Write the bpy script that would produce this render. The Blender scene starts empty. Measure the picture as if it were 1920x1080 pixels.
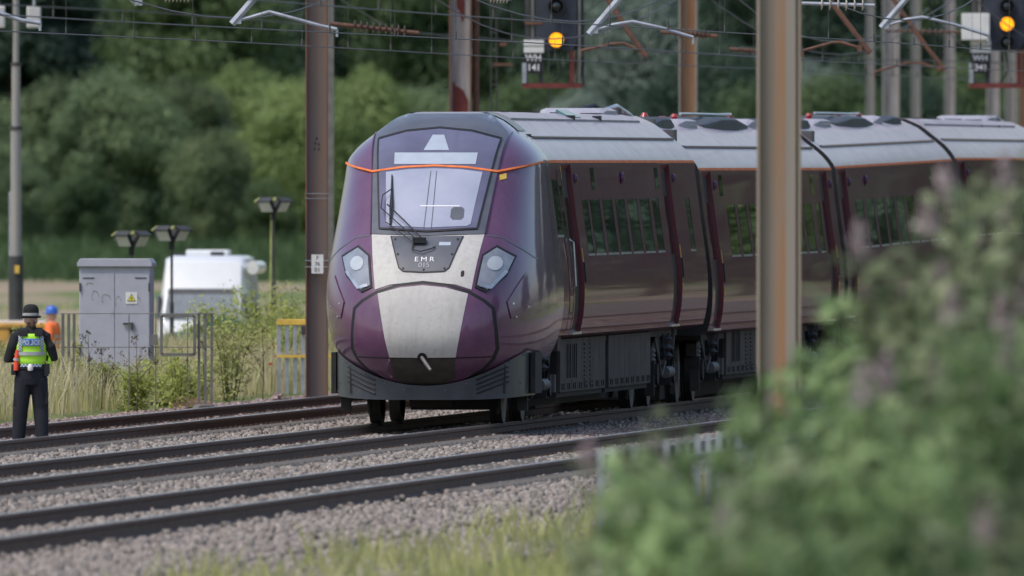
import bpy, bmesh, math, random
import numpy as np
from mathutils import Vector, Matrix

random.seed(7)
RNG = np.random.default_rng(7)
SC = bpy.context.scene
COL = SC.collection
R = math.radians

# ------------------------------------------------------------------ camera, sky, sun, exposure
FOC = 46500.0      # focal length in photograph pixels (1920 wide)
EYE = 3.15         # camera height above the rail tops
HORIZON = 310.0    # photograph row of the horizon
cam_data = bpy.data.cameras.new('camera')
cam_data.sensor_width = 36.0
cam_data.lens = 36.0 * FOC / 1920.0
cam_data.shift_y = -(540.0 - HORIZON) / 1920.0
cam_data.clip_start = 1.0
cam_data.clip_end = 9000.0
cam_data.dof.use_dof = True
cam_data.dof.focus_distance = 303.0
cam_data.dof.aperture_fstop = 6.2
cam = bpy.data.objects.new('camera', cam_data)
COL.objects.link(cam)
cam.location = (0, 0, EYE)
cam.rotation_euler = (R(90), 0, 0)
SC.camera = cam

SUN_EL, SUN_AZ = R(58), R(235)      # azimuth clockwise from +Y (the viewing direction)
world = bpy.data.worlds.new('World')
SC.world = world
world.use_nodes = True
wn = world.node_tree
sky = wn.nodes.new('ShaderNodeTexSky')
sky.sky_type = 'NISHITA'
sky.sun_disc = False
sky.sun_elevation = SUN_EL
sky.sun_rotation = SUN_AZ
sky.air_density = 1.0
sky.dust_density = 2.6
sky.ozone_density = 1.0
bg = wn.nodes['Background']
bg.inputs['Strength'].default_value = 0.15
wn.links.new(sky.outputs[0], bg.inputs[0])
sun_data = bpy.data.lights.new('sun', 'SUN')
sun_data.energy = 1.5
sun_data.angle = R(16)
sun_data.color = (1.0, 0.96, 0.9)
sun = bpy.data.objects.new('sun', sun_data)
COL.objects.link(sun)
sun.location = (0, 250, 60)
sun_dir = Vector((math.sin(SUN_AZ) * math.cos(SUN_EL), math.cos(SUN_AZ) * math.cos(SUN_EL), math.sin(SUN_EL)))
sun.rotation_euler = (-sun_dir).to_track_quat('-Z', 'Y').to_euler()
SC.view_settings.view_transform = 'Standard'
SC.view_settings.look = 'None'
SC.view_settings.exposure = 0.3
SC.view_settings.gamma = 1.0
SC.view_settings.use_curve_mapping = False
SC.cycles.max_bounces = 6
SC.cycles.use_denoising = True

# ------------------------------------------------------------------ the lie of the land
SLOPE = math.tan(R(5.0))
YAW = R(5.0)
def axis_x(y):
    """x of the train's track centre line at depth y"""
    return -1.165 + SLOPE * (y - 300.0)
def trk(o, y, z=0.0):
    """point at offset o to the right of the train's track, at depth y"""
    return Vector((axis_x(y) + o, y, z))
def at(px, py, d):
    """point at depth d seen at photograph pixel px, py"""
    return Vector(((px - 960.0) * d / FOC, d, EYE - (py - HORIZON) * d / FOC))
def smooth(a, b, v):
    t = min(1.0, max(0.0, (v - a) / (b - a)))
    return t * t * (3 - 2 * t)
def ground_z(x, y):
    o = x - axis_x(y)
    z = -0.34
    if o < -6.6:
        z = -0.34 + 0.20 * smooth(-6.6, -7.4, o) - 0.85 * smooth(-11.0, -17.0, o) + 0.9 * smooth(620, 980, y)
    elif o > 10.2:
        z = -0.34 + 0.12 * smooth(10.2, 11.2, o)
    return z

# ------------------------------------------------------------------ materials
MATS = {}
def nodes_of(name):
    m = bpy.data.materials.new(name)
    m.use_nodes = True
    nt = m.node_tree
    return m, nt, nt.nodes, nt.links, nt.nodes['Principled BSDF']
def mat(name, col, rough=0.6, metal=0.0, coat=0.0, col2=None, var=0.18, scale=6.0, stretch=(1, 1, 1), bump=0.0, bscale=60.0,
        emit=None, lo=0.35, hi=0.65, detail=5.0, coat_rough=0.05, spec=0.5, specks=0.0, speck_col=(0.05, 0.04, 0.03), speck_scale=28.0):
    if name in MATS:
        return MATS[name]
    m, nt, N, L, P = nodes_of(name)
    tc = N.new('ShaderNodeTexCoord')
    mp = N.new('ShaderNodeMapping')
    mp.inputs['Scale'].default_value = stretch
    L.new(tc.outputs['Object'], mp.inputs['Vector'])
    nz = N.new('ShaderNodeTexNoise')
    nz.inputs['Scale'].default_value = scale
    nz.inputs['Detail'].default_value = detail
    L.new(mp.outputs[0], nz.inputs['Vector'])
    cr = N.new('ShaderNodeValToRGB')
    a = tuple(max(0, c * (1 - var)) for c in col) if col2 is None else col
    b = tuple(min(1, c * (1 + var)) for c in col) if col2 is None else col2
    cr.color_ramp.elements[0].position = lo
    cr.color_ramp.elements[0].color = (*a, 1)
    cr.color_ramp.elements[1].position = hi
    cr.color_ramp.elements[1].color = (*b, 1)
    L.new(nz.outputs['Fac'], cr.inputs[0])
    if specks:   # dead flies, brake dust and streaks; on the roof also painted reflections
        ns = N.new('ShaderNodeTexNoise'); ns.inputs['Scale'].default_value = speck_scale; ns.inputs['Detail'].default_value = 3
        L.new(tc.outputs['Object'], ns.inputs['Vector'])
        ms = N.new('ShaderNodeMapping'); ms.inputs['Scale'].default_value = (14, 14, 1.2)
        L.new(tc.outputs['Object'], ms.inputs[0])
        nl = N.new('ShaderNodeTexNoise'); nl.inputs['Scale'].default_value = 1.0; nl.inputs['Detail'].default_value = 4
        L.new(ms.outputs[0], nl.inputs['Vector'])
        r1 = N.new('ShaderNodeMapRange'); r1.inputs[1].default_value = .60; r1.inputs[2].default_value = .70; L.new(ns.outputs['Fac'], r1.inputs[0])
        r2 = N.new('ShaderNodeMapRange'); r2.inputs[1].default_value = .50; r2.inputs[2].default_value = .75; L.new(nl.outputs['Fac'], r2.inputs[0])
        mxm = N.new('ShaderNodeMath'); mxm.operation = 'MAXIMUM'; L.new(r1.outputs[0], mxm.inputs[0]); L.new(r2.outputs[0], mxm.inputs[1])
        mu = N.new('ShaderNodeMath'); mu.operation = 'MULTIPLY'; mu.inputs[1].default_value = specks; L.new(mxm.outputs[0], mu.inputs[0])
        mc = N.new('ShaderNodeMix'); mc.data_type = 'RGBA'; mc.inputs[7].default_value = (*speck_col, 1)
        L.new(mu.outputs[0], mc.inputs[0]); L.new(cr.outputs[0], mc.inputs[6]); L.new(mc.outputs[2], P.inputs['Base Color'])
    else:
        L.new(cr.outputs[0], P.inputs['Base Color'])
    P.inputs['Roughness'].default_value = rough
    P.inputs['Metallic'].default_value = metal
    P.inputs['Coat Weight'].default_value = coat
    P.inputs['Coat Roughness'].default_value = coat_rough
    P.inputs['Specular IOR Level'].default_value = spec
    if bump:
        n2 = N.new('ShaderNodeTexNoise')
        n2.inputs['Scale'].default_value = bscale
        n2.inputs['Detail'].default_value = 4
        L.new(mp.outputs[0], n2.inputs['Vector'])
        bp = N.new('ShaderNodeBump')
        bp.inputs['Strength'].default_value = bump
        bp.inputs['Distance'].default_value = 0.02
        L.new(n2.outputs['Fac'], bp.inputs['Height'])
        L.new(bp.outputs[0], P.inputs['Normal'])
    if emit:
        P.inputs['Emission Color'].default_value = (*emit[0], 1)
        P.inputs['Emission Strength'].default_value = emit[1]
    MATS[name] = m
    return m
def leaf_mat(name, dark, light, scale=0.5, trans=0.3, rough=0.55):
    m, nt, N, L, P = nodes_of(name)
    tc = N.new('ShaderNodeTexCoord')
    oi = N.new('ShaderNodeObjectInfo')
    nz = N.new('ShaderNodeTexNoise')
    nz.inputs['Scale'].default_value = scale
    nz.inputs['Detail'].default_value = 6
    L.new(tc.outputs['Object'], nz.inputs['Vector'])
    ad = N.new('ShaderNodeMath'); ad.operation = 'MULTIPLY_ADD'
    ad.inputs[1].default_value = 0.22
    L.new(oi.outputs['Random'], ad.inputs[0])
    L.new(nz.outputs['Fac'], ad.inputs[2])
    cr = N.new('ShaderNodeValToRGB')
    cr.color_ramp.elements[0].position = 0.42
    cr.color_ramp.elements[0].color = (*dark, 1)
    cr.color_ramp.elements[1].position = 0.78
    cr.color_ramp.elements[1].color = (*light, 1)
    L.new(ad.outputs[0], cr.inputs[0])
    L.new(cr.outputs[0], P.inputs['Base Color'])
    P.inputs['Roughness'].default_value = rough
    P.inputs['Specular IOR Level'].default_value = 0.25
    tr = N.new('ShaderNodeBsdfTranslucent')
    L.new(cr.outputs[0], tr.inputs['Color'])
    mx = N.new('ShaderNodeMixShader')
    mx.inputs[0].default_value = trans
    L.new(P.outputs[0], mx.inputs[1]); L.new(tr.outputs[0], mx.inputs[2])
    L.new(mx.outputs[0], N['Material Output'].inputs['Surface'])
    MATS[name] = m
    return m

purple = mat('purple_paint', (0.112, 0.019, 0.034), 0.45, coat=0.38, col2=(0.130, 0.026, 0.044), scale=2.2, coat_rough=0.02, spec=0.12, specks=0.25, speck_col=(0.10, 0.06, 0.05))
nose_purple = mat('nose_purple_paint', (0.112, 0.038, 0.095), 0.40, coat=0.85, col2=(0.135, 0.052, 0.115), scale=2.0, coat_rough=0.08, spec=0.35, specks=0.3, speck_col=(0.15, 0.10, 0.13))
roof_skin = mat('roof_weathered_reflections', (0.42, 0.335, 0.395), 0.45, coat=0.4, col2=(0.49, 0.405, 0.465), scale=1.6, stretch=(2.5, .5, 2.5), coat_rough=0.08, spec=0.4, specks=0.45, speck_col=(0.24, 0.16, 0.20), speck_scale=2.2)  # dark purple patches are reflections put into the colour, beside dirt streaks
door_dark = mat('door_dark_paint', (0.014, 0.006, 0.012), 0.5, spec=0.15)
purple_jamb = mat('purple_jamb_paint', (0.060, 0.012, 0.052), 0.4, coat=0.3)
orange = mat('orange_line_paint', (0.80, 0.21, 0.07), 0.6, spec=0.1)
nose_white = mat('silver_white_paint', (0.50, 0.48, 0.455), 0.5, col2=(0.54, 0.52, 0.49), scale=16, spec=0.3, specks=0.22, speck_col=(0.20, 0.17, 0.14))
skirt_grey = mat('skirt_dark_grey', (0.042, 0.047, 0.058), 0.45, coat=0.3, col2=(0.06, 0.065, 0.078), scale=5)
flap_dark = mat('dark_flap_paint', (0.035, 0.030, 0.028), 0.6, col2=(0.06, 0.05, 0.045), scale=8)  # flap is darker than the white stripe above it
nose_grey = mat('dark_grey_paint', (0.085, 0.09, 0.11), 0.42, coat=0.3, col2=(0.11, 0.115, 0.135), scale=4)
screen_band = mat('windscreen_tinted_band', (0.105, 0.10, 0.16), 0.15, coat=0.8, col2=(0.145, 0.14, 0.215), scale=1.5)
screen_sky = mat('windscreen_painted_sky', (0.31, 0.335, 0.43), 0.2, coat=0.8, col2=(0.42, 0.43, 0.53), scale=1.2)  # sky reflection in the windscreen, painted as pale lavender on an opaque pane
sign_pale = mat('headsign_pale_panel', (0.42, 0.47, 0.54), 0.2, coat=0.8, var=0.05)
black_rub = mat('black_rubber', (0.012, 0.012, 0.014), 0.6)
dark_glass = mat('dark_glass', (0.012, 0.018, 0.015), 0.05, coat=1.0, coat_rough=0.01)
lens_mat = mat('headlamp_lens', (0.20, 0.22, 0.26), 0.12, coat=1.0, col2=(0.28, 0.30, 0.34), scale=6)
lamp_mat = mat('headlamp_reflector', (0.46, 0.50, 0.53), 0.2, coat=0.6, var=0.05)
chrome = mat('bright_steel', (0.55, 0.56, 0.58), 0.3, metal=0.8)
roof_grey = mat('roof_panel_grey', (0.36, 0.33, 0.37), 0.5, coat=0.15, col2=(0.45, 0.42, 0.46), scale=3, stretch=(1, .4, 1))
roof_dark = mat('roof_box_dark', (0.035, 0.038, 0.045), 0.5, var=0.2)
roof_teal = mat('roof_teal_panel', (0.10, 0.22, 0.24), 0.3, coat=0.5)
insul_red = mat('red_insulator', (0.32, 0.03, 0.03), 0.35, coat=0.5)
under_grey = mat('underframe_grey', (0.085, 0.070, 0.060), 0.75, col2=(0.050, 0.040, 0.034), scale=3, bump=0.05)
under_dark = mat('underframe_dark', (0.016, 0.015, 0.015), 0.75, col2=(0.030, 0.026, 0.022), scale=6)
steel_mid = mat('worn_steel', (0.13, 0.125, 0.125), 0.55, metal=0.4)
yellow = mat('yellow_paint', (0.72, 0.47, 0.08), 0.5)
white_txt = mat('white_lettering', (0.8, 0.8, 0.8), 0.5, var=0.03)
grey_txt = mat('grey_lettering', (0.35, 0.36, 0.38), 0.5, var=0.03)
black_txt = mat('black_lettering', (0.02, 0.02, 0.02), 0.5, var=0.03)
rail_rust = mat('rail_rust', (0.075, 0.050, 0.040), 0.75, col2=(0.13, 0.080, 0.058), scale=8, bump=0.05)
rail_top = mat('rail_polished_head', (0.48, 0.46, 0.45), 0.22, metal=0.9)
concrete = mat('concrete', (0.16, 0.145, 0.13), 0.85, bump=0.1)
stone_a = mat('ballast_stone', (0.14, 0.118, 0.10), 0.9, col2=(0.40, 0.35, 0.31), scale=9, lo=0.3, hi=0.7, detail=2)
stone_b = mat('ballast_stone_rusty', (0.14, 0.10, 0.09), 0.9, col2=(0.38, 0.29, 0.27), scale=9, lo=0.3, hi=0.7, detail=2)
mast_brown = mat('mast_weathered_brown', (0.20, 0.17, 0.16), 0.7, col2=(0.24, 0.165, 0.125), scale=2.0, stretch=(6, 6, .35), bump=0.05)
mast_edge = mat('mast_rusty_edge', (0.20, 0.085, 0.05), 0.75, col2=(0.13, 0.07, 0.055), scale=3, stretch=(4, 4, .5))
mast_near = mat('mast_grey_brown', (0.30, 0.235, 0.175), 0.7, col2=(0.33, 0.27, 0.21), scale=1.6, stretch=(14, 14, .3), lo=.4, hi=.6)
mast_tan = mat('mast_tan_rust', (0.36, 0.21, 0.115), 0.75, col2=(0.31, 0.24, 0.18), scale=1.4, stretch=(18, 18, .5), lo=.45, hi=.62)
mast_warm = mat('mast_warm_grey', (0.29, 0.265, 0.235), 0.8, col2=(0.34, 0.28, 0.22), scale=1.5, stretch=(10, 10, .3))
mast_grey = mat('mast_galvanised_grey', (0.26, 0.265, 0.27), 0.6, col2=(0.33, 0.30, 0.26), scale=2, stretch=(6, 6, .3))
mast_orange = mat('mast_orange_rust', (0.29, 0.14, 0.07), 0.75, col2=(0.34, 0.20, 0.12), scale=3, stretch=(6, 6, .4))
mast_pale = mat('mast_flaking_white', (0.42, 0.39, 0.39), 0.7, col2=(0.30, 0.26, 0.25), scale=3, stretch=(4, 4, .5))
mast_red = mat('mast_red_oxide', (0.16, 0.03, 0.025), 0.7)
galv = mat('galvanised_tube', (0.42, 0.44, 0.47), 0.4, metal=0.5)
rust = mat('rust_brown', (0.19, 0.085, 0.05), 0.8, col2=(0.11, 0.06, 0.045), scale=10)
wire_mat = mat('wire_copper_grey', (0.10, 0.095, 0.09), 0.55, metal=0.3)
insul_brown = mat('brown_porcelain', (0.10, 0.045, 0.035), 0.3, coat=0.6)
insul_beige = mat('beige_porcelain', (0.55, 0.47, 0.40), 0.4, coat=0.3)
sig_blue = mat('signal_slate', (0.032, 0.038, 0.055), 0.6, var=0.2)
sig_black = mat('signal_black', (0.010, 0.010, 0.012), 0.6)
plate_white = mat('white_plate', (0.72, 0.71, 0.68), 0.5, var=0.06)
amber = mat('amber_lamp', (0.9, 0.4, 0.02), 0.3, emit=((1.0, 0.38, 0.01), 1.6))
cab_grey = mat('cabinet_grey', (0.40, 0.405, 0.46), 0.55, var=0.05, bump=0.02)
cab_scrawl = mat('faded_scrawl', (0.27, 0.25, 0.26), 0.7)
hinge_dark = mat('dark_metal', (0.06, 0.06, 0.06), 0.5, metal=0.3)
sign_yellow = mat('sign_yellow', (0.75, 0.66, 0.05), 0.5, var=0.04)
fence_grey = mat('fence_grey_steel', (0.17, 0.165, 0.15), 0.6, metal=0.2)
van_white = mat('van_white_paint', (0.80, 0.81, 0.82), 0.3, coat=0.6, var=0.02)
van_glass = mat('van_windscreen', (0.16, 0.19, 0.21), 0.08, coat=1.0, var=0.1)
van_dark = mat('van_black_trim', (0.04, 0.045, 0.05), 0.5)
tarp_green = mat('dark_green_tarpaulin', (0.02, 0.085, 0.065), 0.6)
tower_yellow = mat('machine_yellow', (0.55, 0.30, 0.06), 0.5)
flood_face = mat('floodlight_face', (0.55, 0.53, 0.52), 0.3, var=0.08)
flood_lime = mat('floodlight_lime_top', (0.55, 0.55, 0.18), 0.5)
wood = mat('new_timber', (0.52, 0.34, 0.22), 0.7, col2=(0.42, 0.25, 0.15), scale=3, stretch=(8, 1, 8))
uniform = mat('black_uniform', (0.010, 0.010, 0.013), 0.85, bump=0.15, bscale=25)
trouser = mat('navy_black_trousers', (0.012, 0.013, 0.020), 0.85, bump=0.2, bscale=18)
hivis = mat('hi_vis_yellow', (0.46, 0.86, 0.05), 0.65, var=0.06, bump=0.1, bscale=20)
refl_grey = mat('reflective_grey', (0.42, 0.43, 0.44), 0.4)
police_blue = mat('police_blue_panel', (0.10, 0.22, 0.52), 0.5, var=0.05)
skin_m = mat('skin', (0.55, 0.34, 0.26), 0.55, var=0.06)
hair_m = mat('brown_hair', (0.10, 0.055, 0.035), 0.6, stretch=(8, 8, 1))
hivis_or = mat('hi_vis_orange', (0.90, 0.19, 0.04), 0.65, var=0.08)
helmet_blue = mat('helmet_blue', (0.03, 0.13, 0.55), 0.35, coat=0.4, var=0.04)
red_orange = mat('red_orange_plastic', (0.80, 0.08, 0.03), 0.45)

# checker for the hat band and the vest edging
def checker_mat(name, a, b, scale):
    m, nt, N, L, P = nodes_of(name)
    tc = N.new('ShaderNodeTexCoord'); ck = N.new('ShaderNodeTexChecker')
    ck.inputs['Scale'].default_value = scale
    ck.inputs['Color1'].default_value = (*a, 1); ck.inputs['Color2'].default_value = (*b, 1)
    L.new(tc.outputs['UV'], ck.inputs['Vector']); L.new(ck.outputs['Color'], P.inputs['Base Color'])
    P.inputs['Roughness'].default_value = 0.6
    return m
check_hat = checker_mat('checker_black_white', (0.7, 0.7, 0.7), (0.02, 0.02, 0.02), 1.0)
check_vest = checker_mat('checker_blue_white', (0.55, 0.58, 0.62), (0.05, 0.09, 0.22), 1.0)

# foliage
lf_sage = leaf_mat('leaf_sage', (0.085, 0.135, 0.065), (0.26, 0.34, 0.165), 0.35)
lf_olive = leaf_mat('leaf_olive', (0.075, 0.115, 0.05), (0.24, 0.30, 0.14), 0.35)
lf_lime = leaf_mat('leaf_lime', (0.105, 0.165, 0.05), (0.27, 0.35, 0.125), 0.35)
lf_dark = leaf_mat('leaf_dark', (0.028, 0.056, 0.042), (0.085, 0.135, 0.08), 0.3)
lf_mid = leaf_mat('leaf_mid', (0.045, 0.085, 0.035), (0.13, 0.19, 0.075), 0.3)
lf_willow = leaf_mat('leaf_willow', (0.10, 0.14, 0.11), (0.24, 0.30, 0.24), 0.3)
lf_near = leaf_mat('leaf_near', (0.05, 0.10, 0.03), (0.40, 0.53, 0.24), 2.2, 0.4)
lf_near2 = leaf_mat('leaf_near_dull', (0.04, 0.07, 0.025), (0.40, 0.45, 0.26), 2.2, 0.4)
lf_weed = leaf_mat('leaf_weed', (0.26, 0.31, 0.06), (0.52, 0.55, 0.17), 1.5, 0.4)
grass_dry = leaf_mat('grass_dry', (0.42, 0.37, 0.19), (0.70, 0.61, 0.38), 1.2, 0.35)
grass_grn = leaf_mat('grass_green', (0.27, 0.30, 0.09), (0.54, 0.53, 0.22), 1.2, 0.35)
flower_pink = leaf_mat('flower_mauve', (0.38, 0.29, 0.31), (0.60, 0.50, 0.50), 2.0, 0.3)
poppy_red = leaf_mat('poppy_orange_red', (0.75, 0.13, 0.04), (0.85, 0.22, 0.08), 3.0, 0.3)
bark = mat('bark', (0.07, 0.055, 0.042), 0.9, bump=0.3, bscale=15)
stem_brown = mat('dead_stem_brown', (0.10, 0.075, 0.05), 0.9)
stem_green = mat('stem_green', (0.08, 0.11, 0.04), 0.8)

# ------------------------------------------------------------------ mesh helpers
def link(o, parent=None):
    COL.objects.link(o)
    if parent is not None:
        o.parent = parent
    return o
def props(o, label=None, cat=None, group=None, kind=None):
    if label: o['label'] = label
    if cat: o['category'] = cat
    if group: o['group'] = group
    if kind: o['kind'] = kind
    return o
def empty(name, loc, rz=0.0, label=None, cat=None, group=None):
    o = bpy.data.objects.new(name, None)
    o.empty_display_size = 0.2
    o.location = loc
    o.rotation_euler = (0, 0, rz)
    COL.objects.link(o)
    return props(o, label, cat, group)
class MB:
    """collects polygons for ONE mesh object"""
    def __init__(self):
        self.v, self.f, self.m, self.mats, self.uv = [], [], [], [], None
        self.cur = 0
    def use(self, material):
        if material not in self.mats:
            self.mats.append(material)
        self.cur = self.mats.index(material)
        return self
    def face(self, idx):
        self.f.append(tuple(idx)); self.m.append(self.cur)
    def box(self, c, s, rz=0.0, M=None, taper=1.0):
        b = len(self.v)
        hx, hy, hz = s[0] / 2, s[1] / 2, s[2] / 2
        cz, sz = math.cos(rz), math.sin(rz)
        for z in (-1, 1):
            k = taper if z > 0 else 1.0
            for x, y in ((-1, -1), (1, -1), (1, 1), (-1, 1)):
                p = Vector((x * hx * k, y * hy * k, z * hz))
                if M is not None:
                    p = M @ p
                else:
                    p = Vector((p.x * cz - p.y * sz, p.x * sz + p.y * cz, p.z))
                self.v.append(Vector(c) + p)
        for q in ((3, 2, 1, 0), (4, 5, 6, 7), (0, 1, 5, 4), (1, 2, 6, 5), (2, 3, 7, 6), (3, 0, 4, 7)):
            self.face([b + i for i in q])
        return self
    def loft(self, rings, close=True, caps=True):
        b = len(self.v); n = len(rings[0])
        for r in rings:
            self.v.extend(Vector(p) for p in r)
        for i in range(len(rings) - 1):
            for j in range(n if close else n - 1):
                k = (j + 1) % n
                self.face((b + i * n + j, b + i * n + k, b + (i + 1) * n + k, b + (i + 1) * n + j))
        if caps and close:
            self.face([b + j for j in range(n)][::-1])
            e = b + (len(rings) - 1) * n
            self.face([e + j for j in range(n)])
        return self
    def tube(self, pts, r, n=8, caps=True):
        pts = [Vector(p) for p in pts]
        rs = r if isinstance(r, (list, tuple)) else [r] * len(pts)
        rings = []
        for i, p in enumerate(pts):
            d = (pts[min(i + 1, len(pts) - 1)] - pts[max(i - 1, 0)])
            if d.length < 1e-9:
                d = Vector((0, 0, 1))
            d.normalize()
            up = Vector((0, 0, 1)) if abs(d.z) < 0.9 else Vector((0, 1, 0))
            u = d.cross(up).normalized(); w = u.cross(d).normalized()
            rings.append([p + (u * math.cos(2 * math.pi * k / n) + w * math.sin(2 * math.pi * k / n)) * rs[i] for k in range(n)])
        return self.loft(rings, True, caps)
    def lathe(self, prof, c, axis='z', n=20):
        """prof: list of (radius, along)"""
        rings = []
        for r, h in prof:
            ring = []
            for k in range(n):
                a = 2 * math.pi * k / n
                x, y = r * math.cos(a), r * math.sin(a)
                p = {'z': (x, y, h), 'x': (h, x, y), 'y': (x, h, -y)}[axis]
                ring.append(Vector(c) + Vector(p))
            rings.append(ring)
        return self.loft(rings, True, True)
    def prism(self, poly, d0, d1, frame):
        """poly of (a,b); frame maps (a,b,depth) to a point"""
        n = len(poly); b = len(self.v)
        for d in (d0, d1):
            self.v.extend(Vector(frame(p[0], p[1], d)) for p in poly)
        self.face([b + i for i in range(n)][::-1]); self.face([b + n + i for i in range(n)])
        for i in range(n):
            k = (i + 1) % n
            self.face((b + i, b + k, b + n + k, b + n + i))
        return self
    def mesh(self, name):
        me = bpy.data.meshes.new(name)
        me.from_pydata([tuple(p) for p in self.v], [], self.f)
        for m in self.mats:
            me.materials.append(m)
        if len(self.mats) > 1:
            me.polygons.foreach_set('material_index', self.m)
        bm = bmesh.new(); bm.from_mesh(me)
        bmesh.ops.recalc_face_normals(bm, faces=bm.faces)
        bm.to_mesh(me); bm.free()
        return me
    def build(self, name, material=None, parent=None, sm=False, ang=35.0, bevel=0.0):
        if material is not None:
            self.mats = [material]; self.m = [0] * len(self.f)
        me = self.mesh(name)
        if sm:
            me.shade_smooth()
            me.set_sharp_from_angle(angle=R(ang))
        o = bpy.data.objects.new(name, me)
        link(o, parent)
        if bevel:
            bv = o.modifiers.new('bevel', 'BEVEL'); bv.width = bevel; bv.segments = 2; bv.limit_method = 'ANGLE'
        return o
def copy_tree(o, parent=None):
    c = o.copy(); COL.objects.link(c)
    if parent is not None:
        c.parent = parent
    for ch in list(o.children):
        copy_tree(ch, c)
    return c
def text_mesh(body, size, spacing=1.0, depth=0.0, bold=0.0):
    cu = bpy.data.curves.new('lettering', 'FONT')
    cu.body = body; cu.size = size; cu.align_x = 'CENTER'; cu.align_y = 'CENTER'
    cu.space_character = spacing; cu.offset = bold; cu.extrude = depth
    cu.space_line = 0.9
    o = bpy.data.objects.new('lettering', cu)
    COL.objects.link(o)
    me = bpy.data.meshes.new_from_object(o.evaluated_get(bpy.context.evaluated_depsgraph_get()))
    bpy.data.objects.remove(o)
    return me
def lettering(body, size, material, parent, loc, rot=(R(90), 0, 0), spacing=1.0, bold=0.0, stretch=1.0, name='lettering', fn=None):
    me = text_mesh(body, size, spacing, 0.001, bold)
    if stretch != 1.0:
        for v in me.vertices: v.co.x *= stretch
    if fn:
        for v in me.vertices: v.co = fn(v.co)
    me.materials.clear(); me.materials.append(material)
    o = bpy.data.objects.new(name, me)
    link(o, parent)
    if not fn:
        o.location = loc; o.rotation_euler = rot
    return o
def quads_np(name, V, material, parent=None):
    """V: (n,4,3) array, one mesh of loose quads"""
    n = V.shape[0]
    me = bpy.data.meshes.new(name)
    me.vertices.add(n * 4); me.loops.add(n * 4); me.polygons.add(n)
    me.vertices.foreach_set('co', V.reshape(-1).astype(np.float32))
    me.loops.foreach_set('vertex_index', np.arange(n * 4, dtype=np.int32))
    me.polygons.foreach_set('loop_start', np.arange(0, n * 4, 4, dtype=np.int32))
    me.update(calc_edges=True)
    me.materials.append(material)
    return me
def leaf_cloud(P, Nrm, size, aspect=0.55, jit=0.6, rng=RNG):
    """quads at points P facing roughly Nrm"""
    n = len(P)
    nv = Nrm + rng.normal(0, jit, (n, 3)); nv /= np.linalg.norm(nv, axis=1, keepdims=True) + 1e-9
    a = rng.normal(0, 1, (n, 3)); u = np.cross(nv, a); u /= np.linalg.norm(u, axis=1, keepdims=True) + 1e-9
    w = np.cross(nv, u)
    s = (size * rng.uniform(0.6, 1.4, n))[:, None]
    u = u * s * 0.5; w = w * s * 0.5 * aspect
    return np.stack([P - u, P - w * 1.0 + u * 0.1, P + u, P + w * 1.0 + u * 0.1], 1)
def crown_points(lumps, per, rng=RNG, fill=0.35):
    Ps, Ns = [], []
    for (c, r) in lumps:
        d = rng.normal(0, 1, (per, 3)); d /= np.linalg.norm(d, axis=1, keepdims=True)
        rad = 1.0 - fill * rng.random(per) ** 1.5 + 0.12 * rng.normal(0, 1, per)
        Ps.append(np.array(c) + d * rad[:, None] * np.array(r)); Ns.append(d)
    return np.concatenate(Ps), np.concatenate(Ns)

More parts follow.
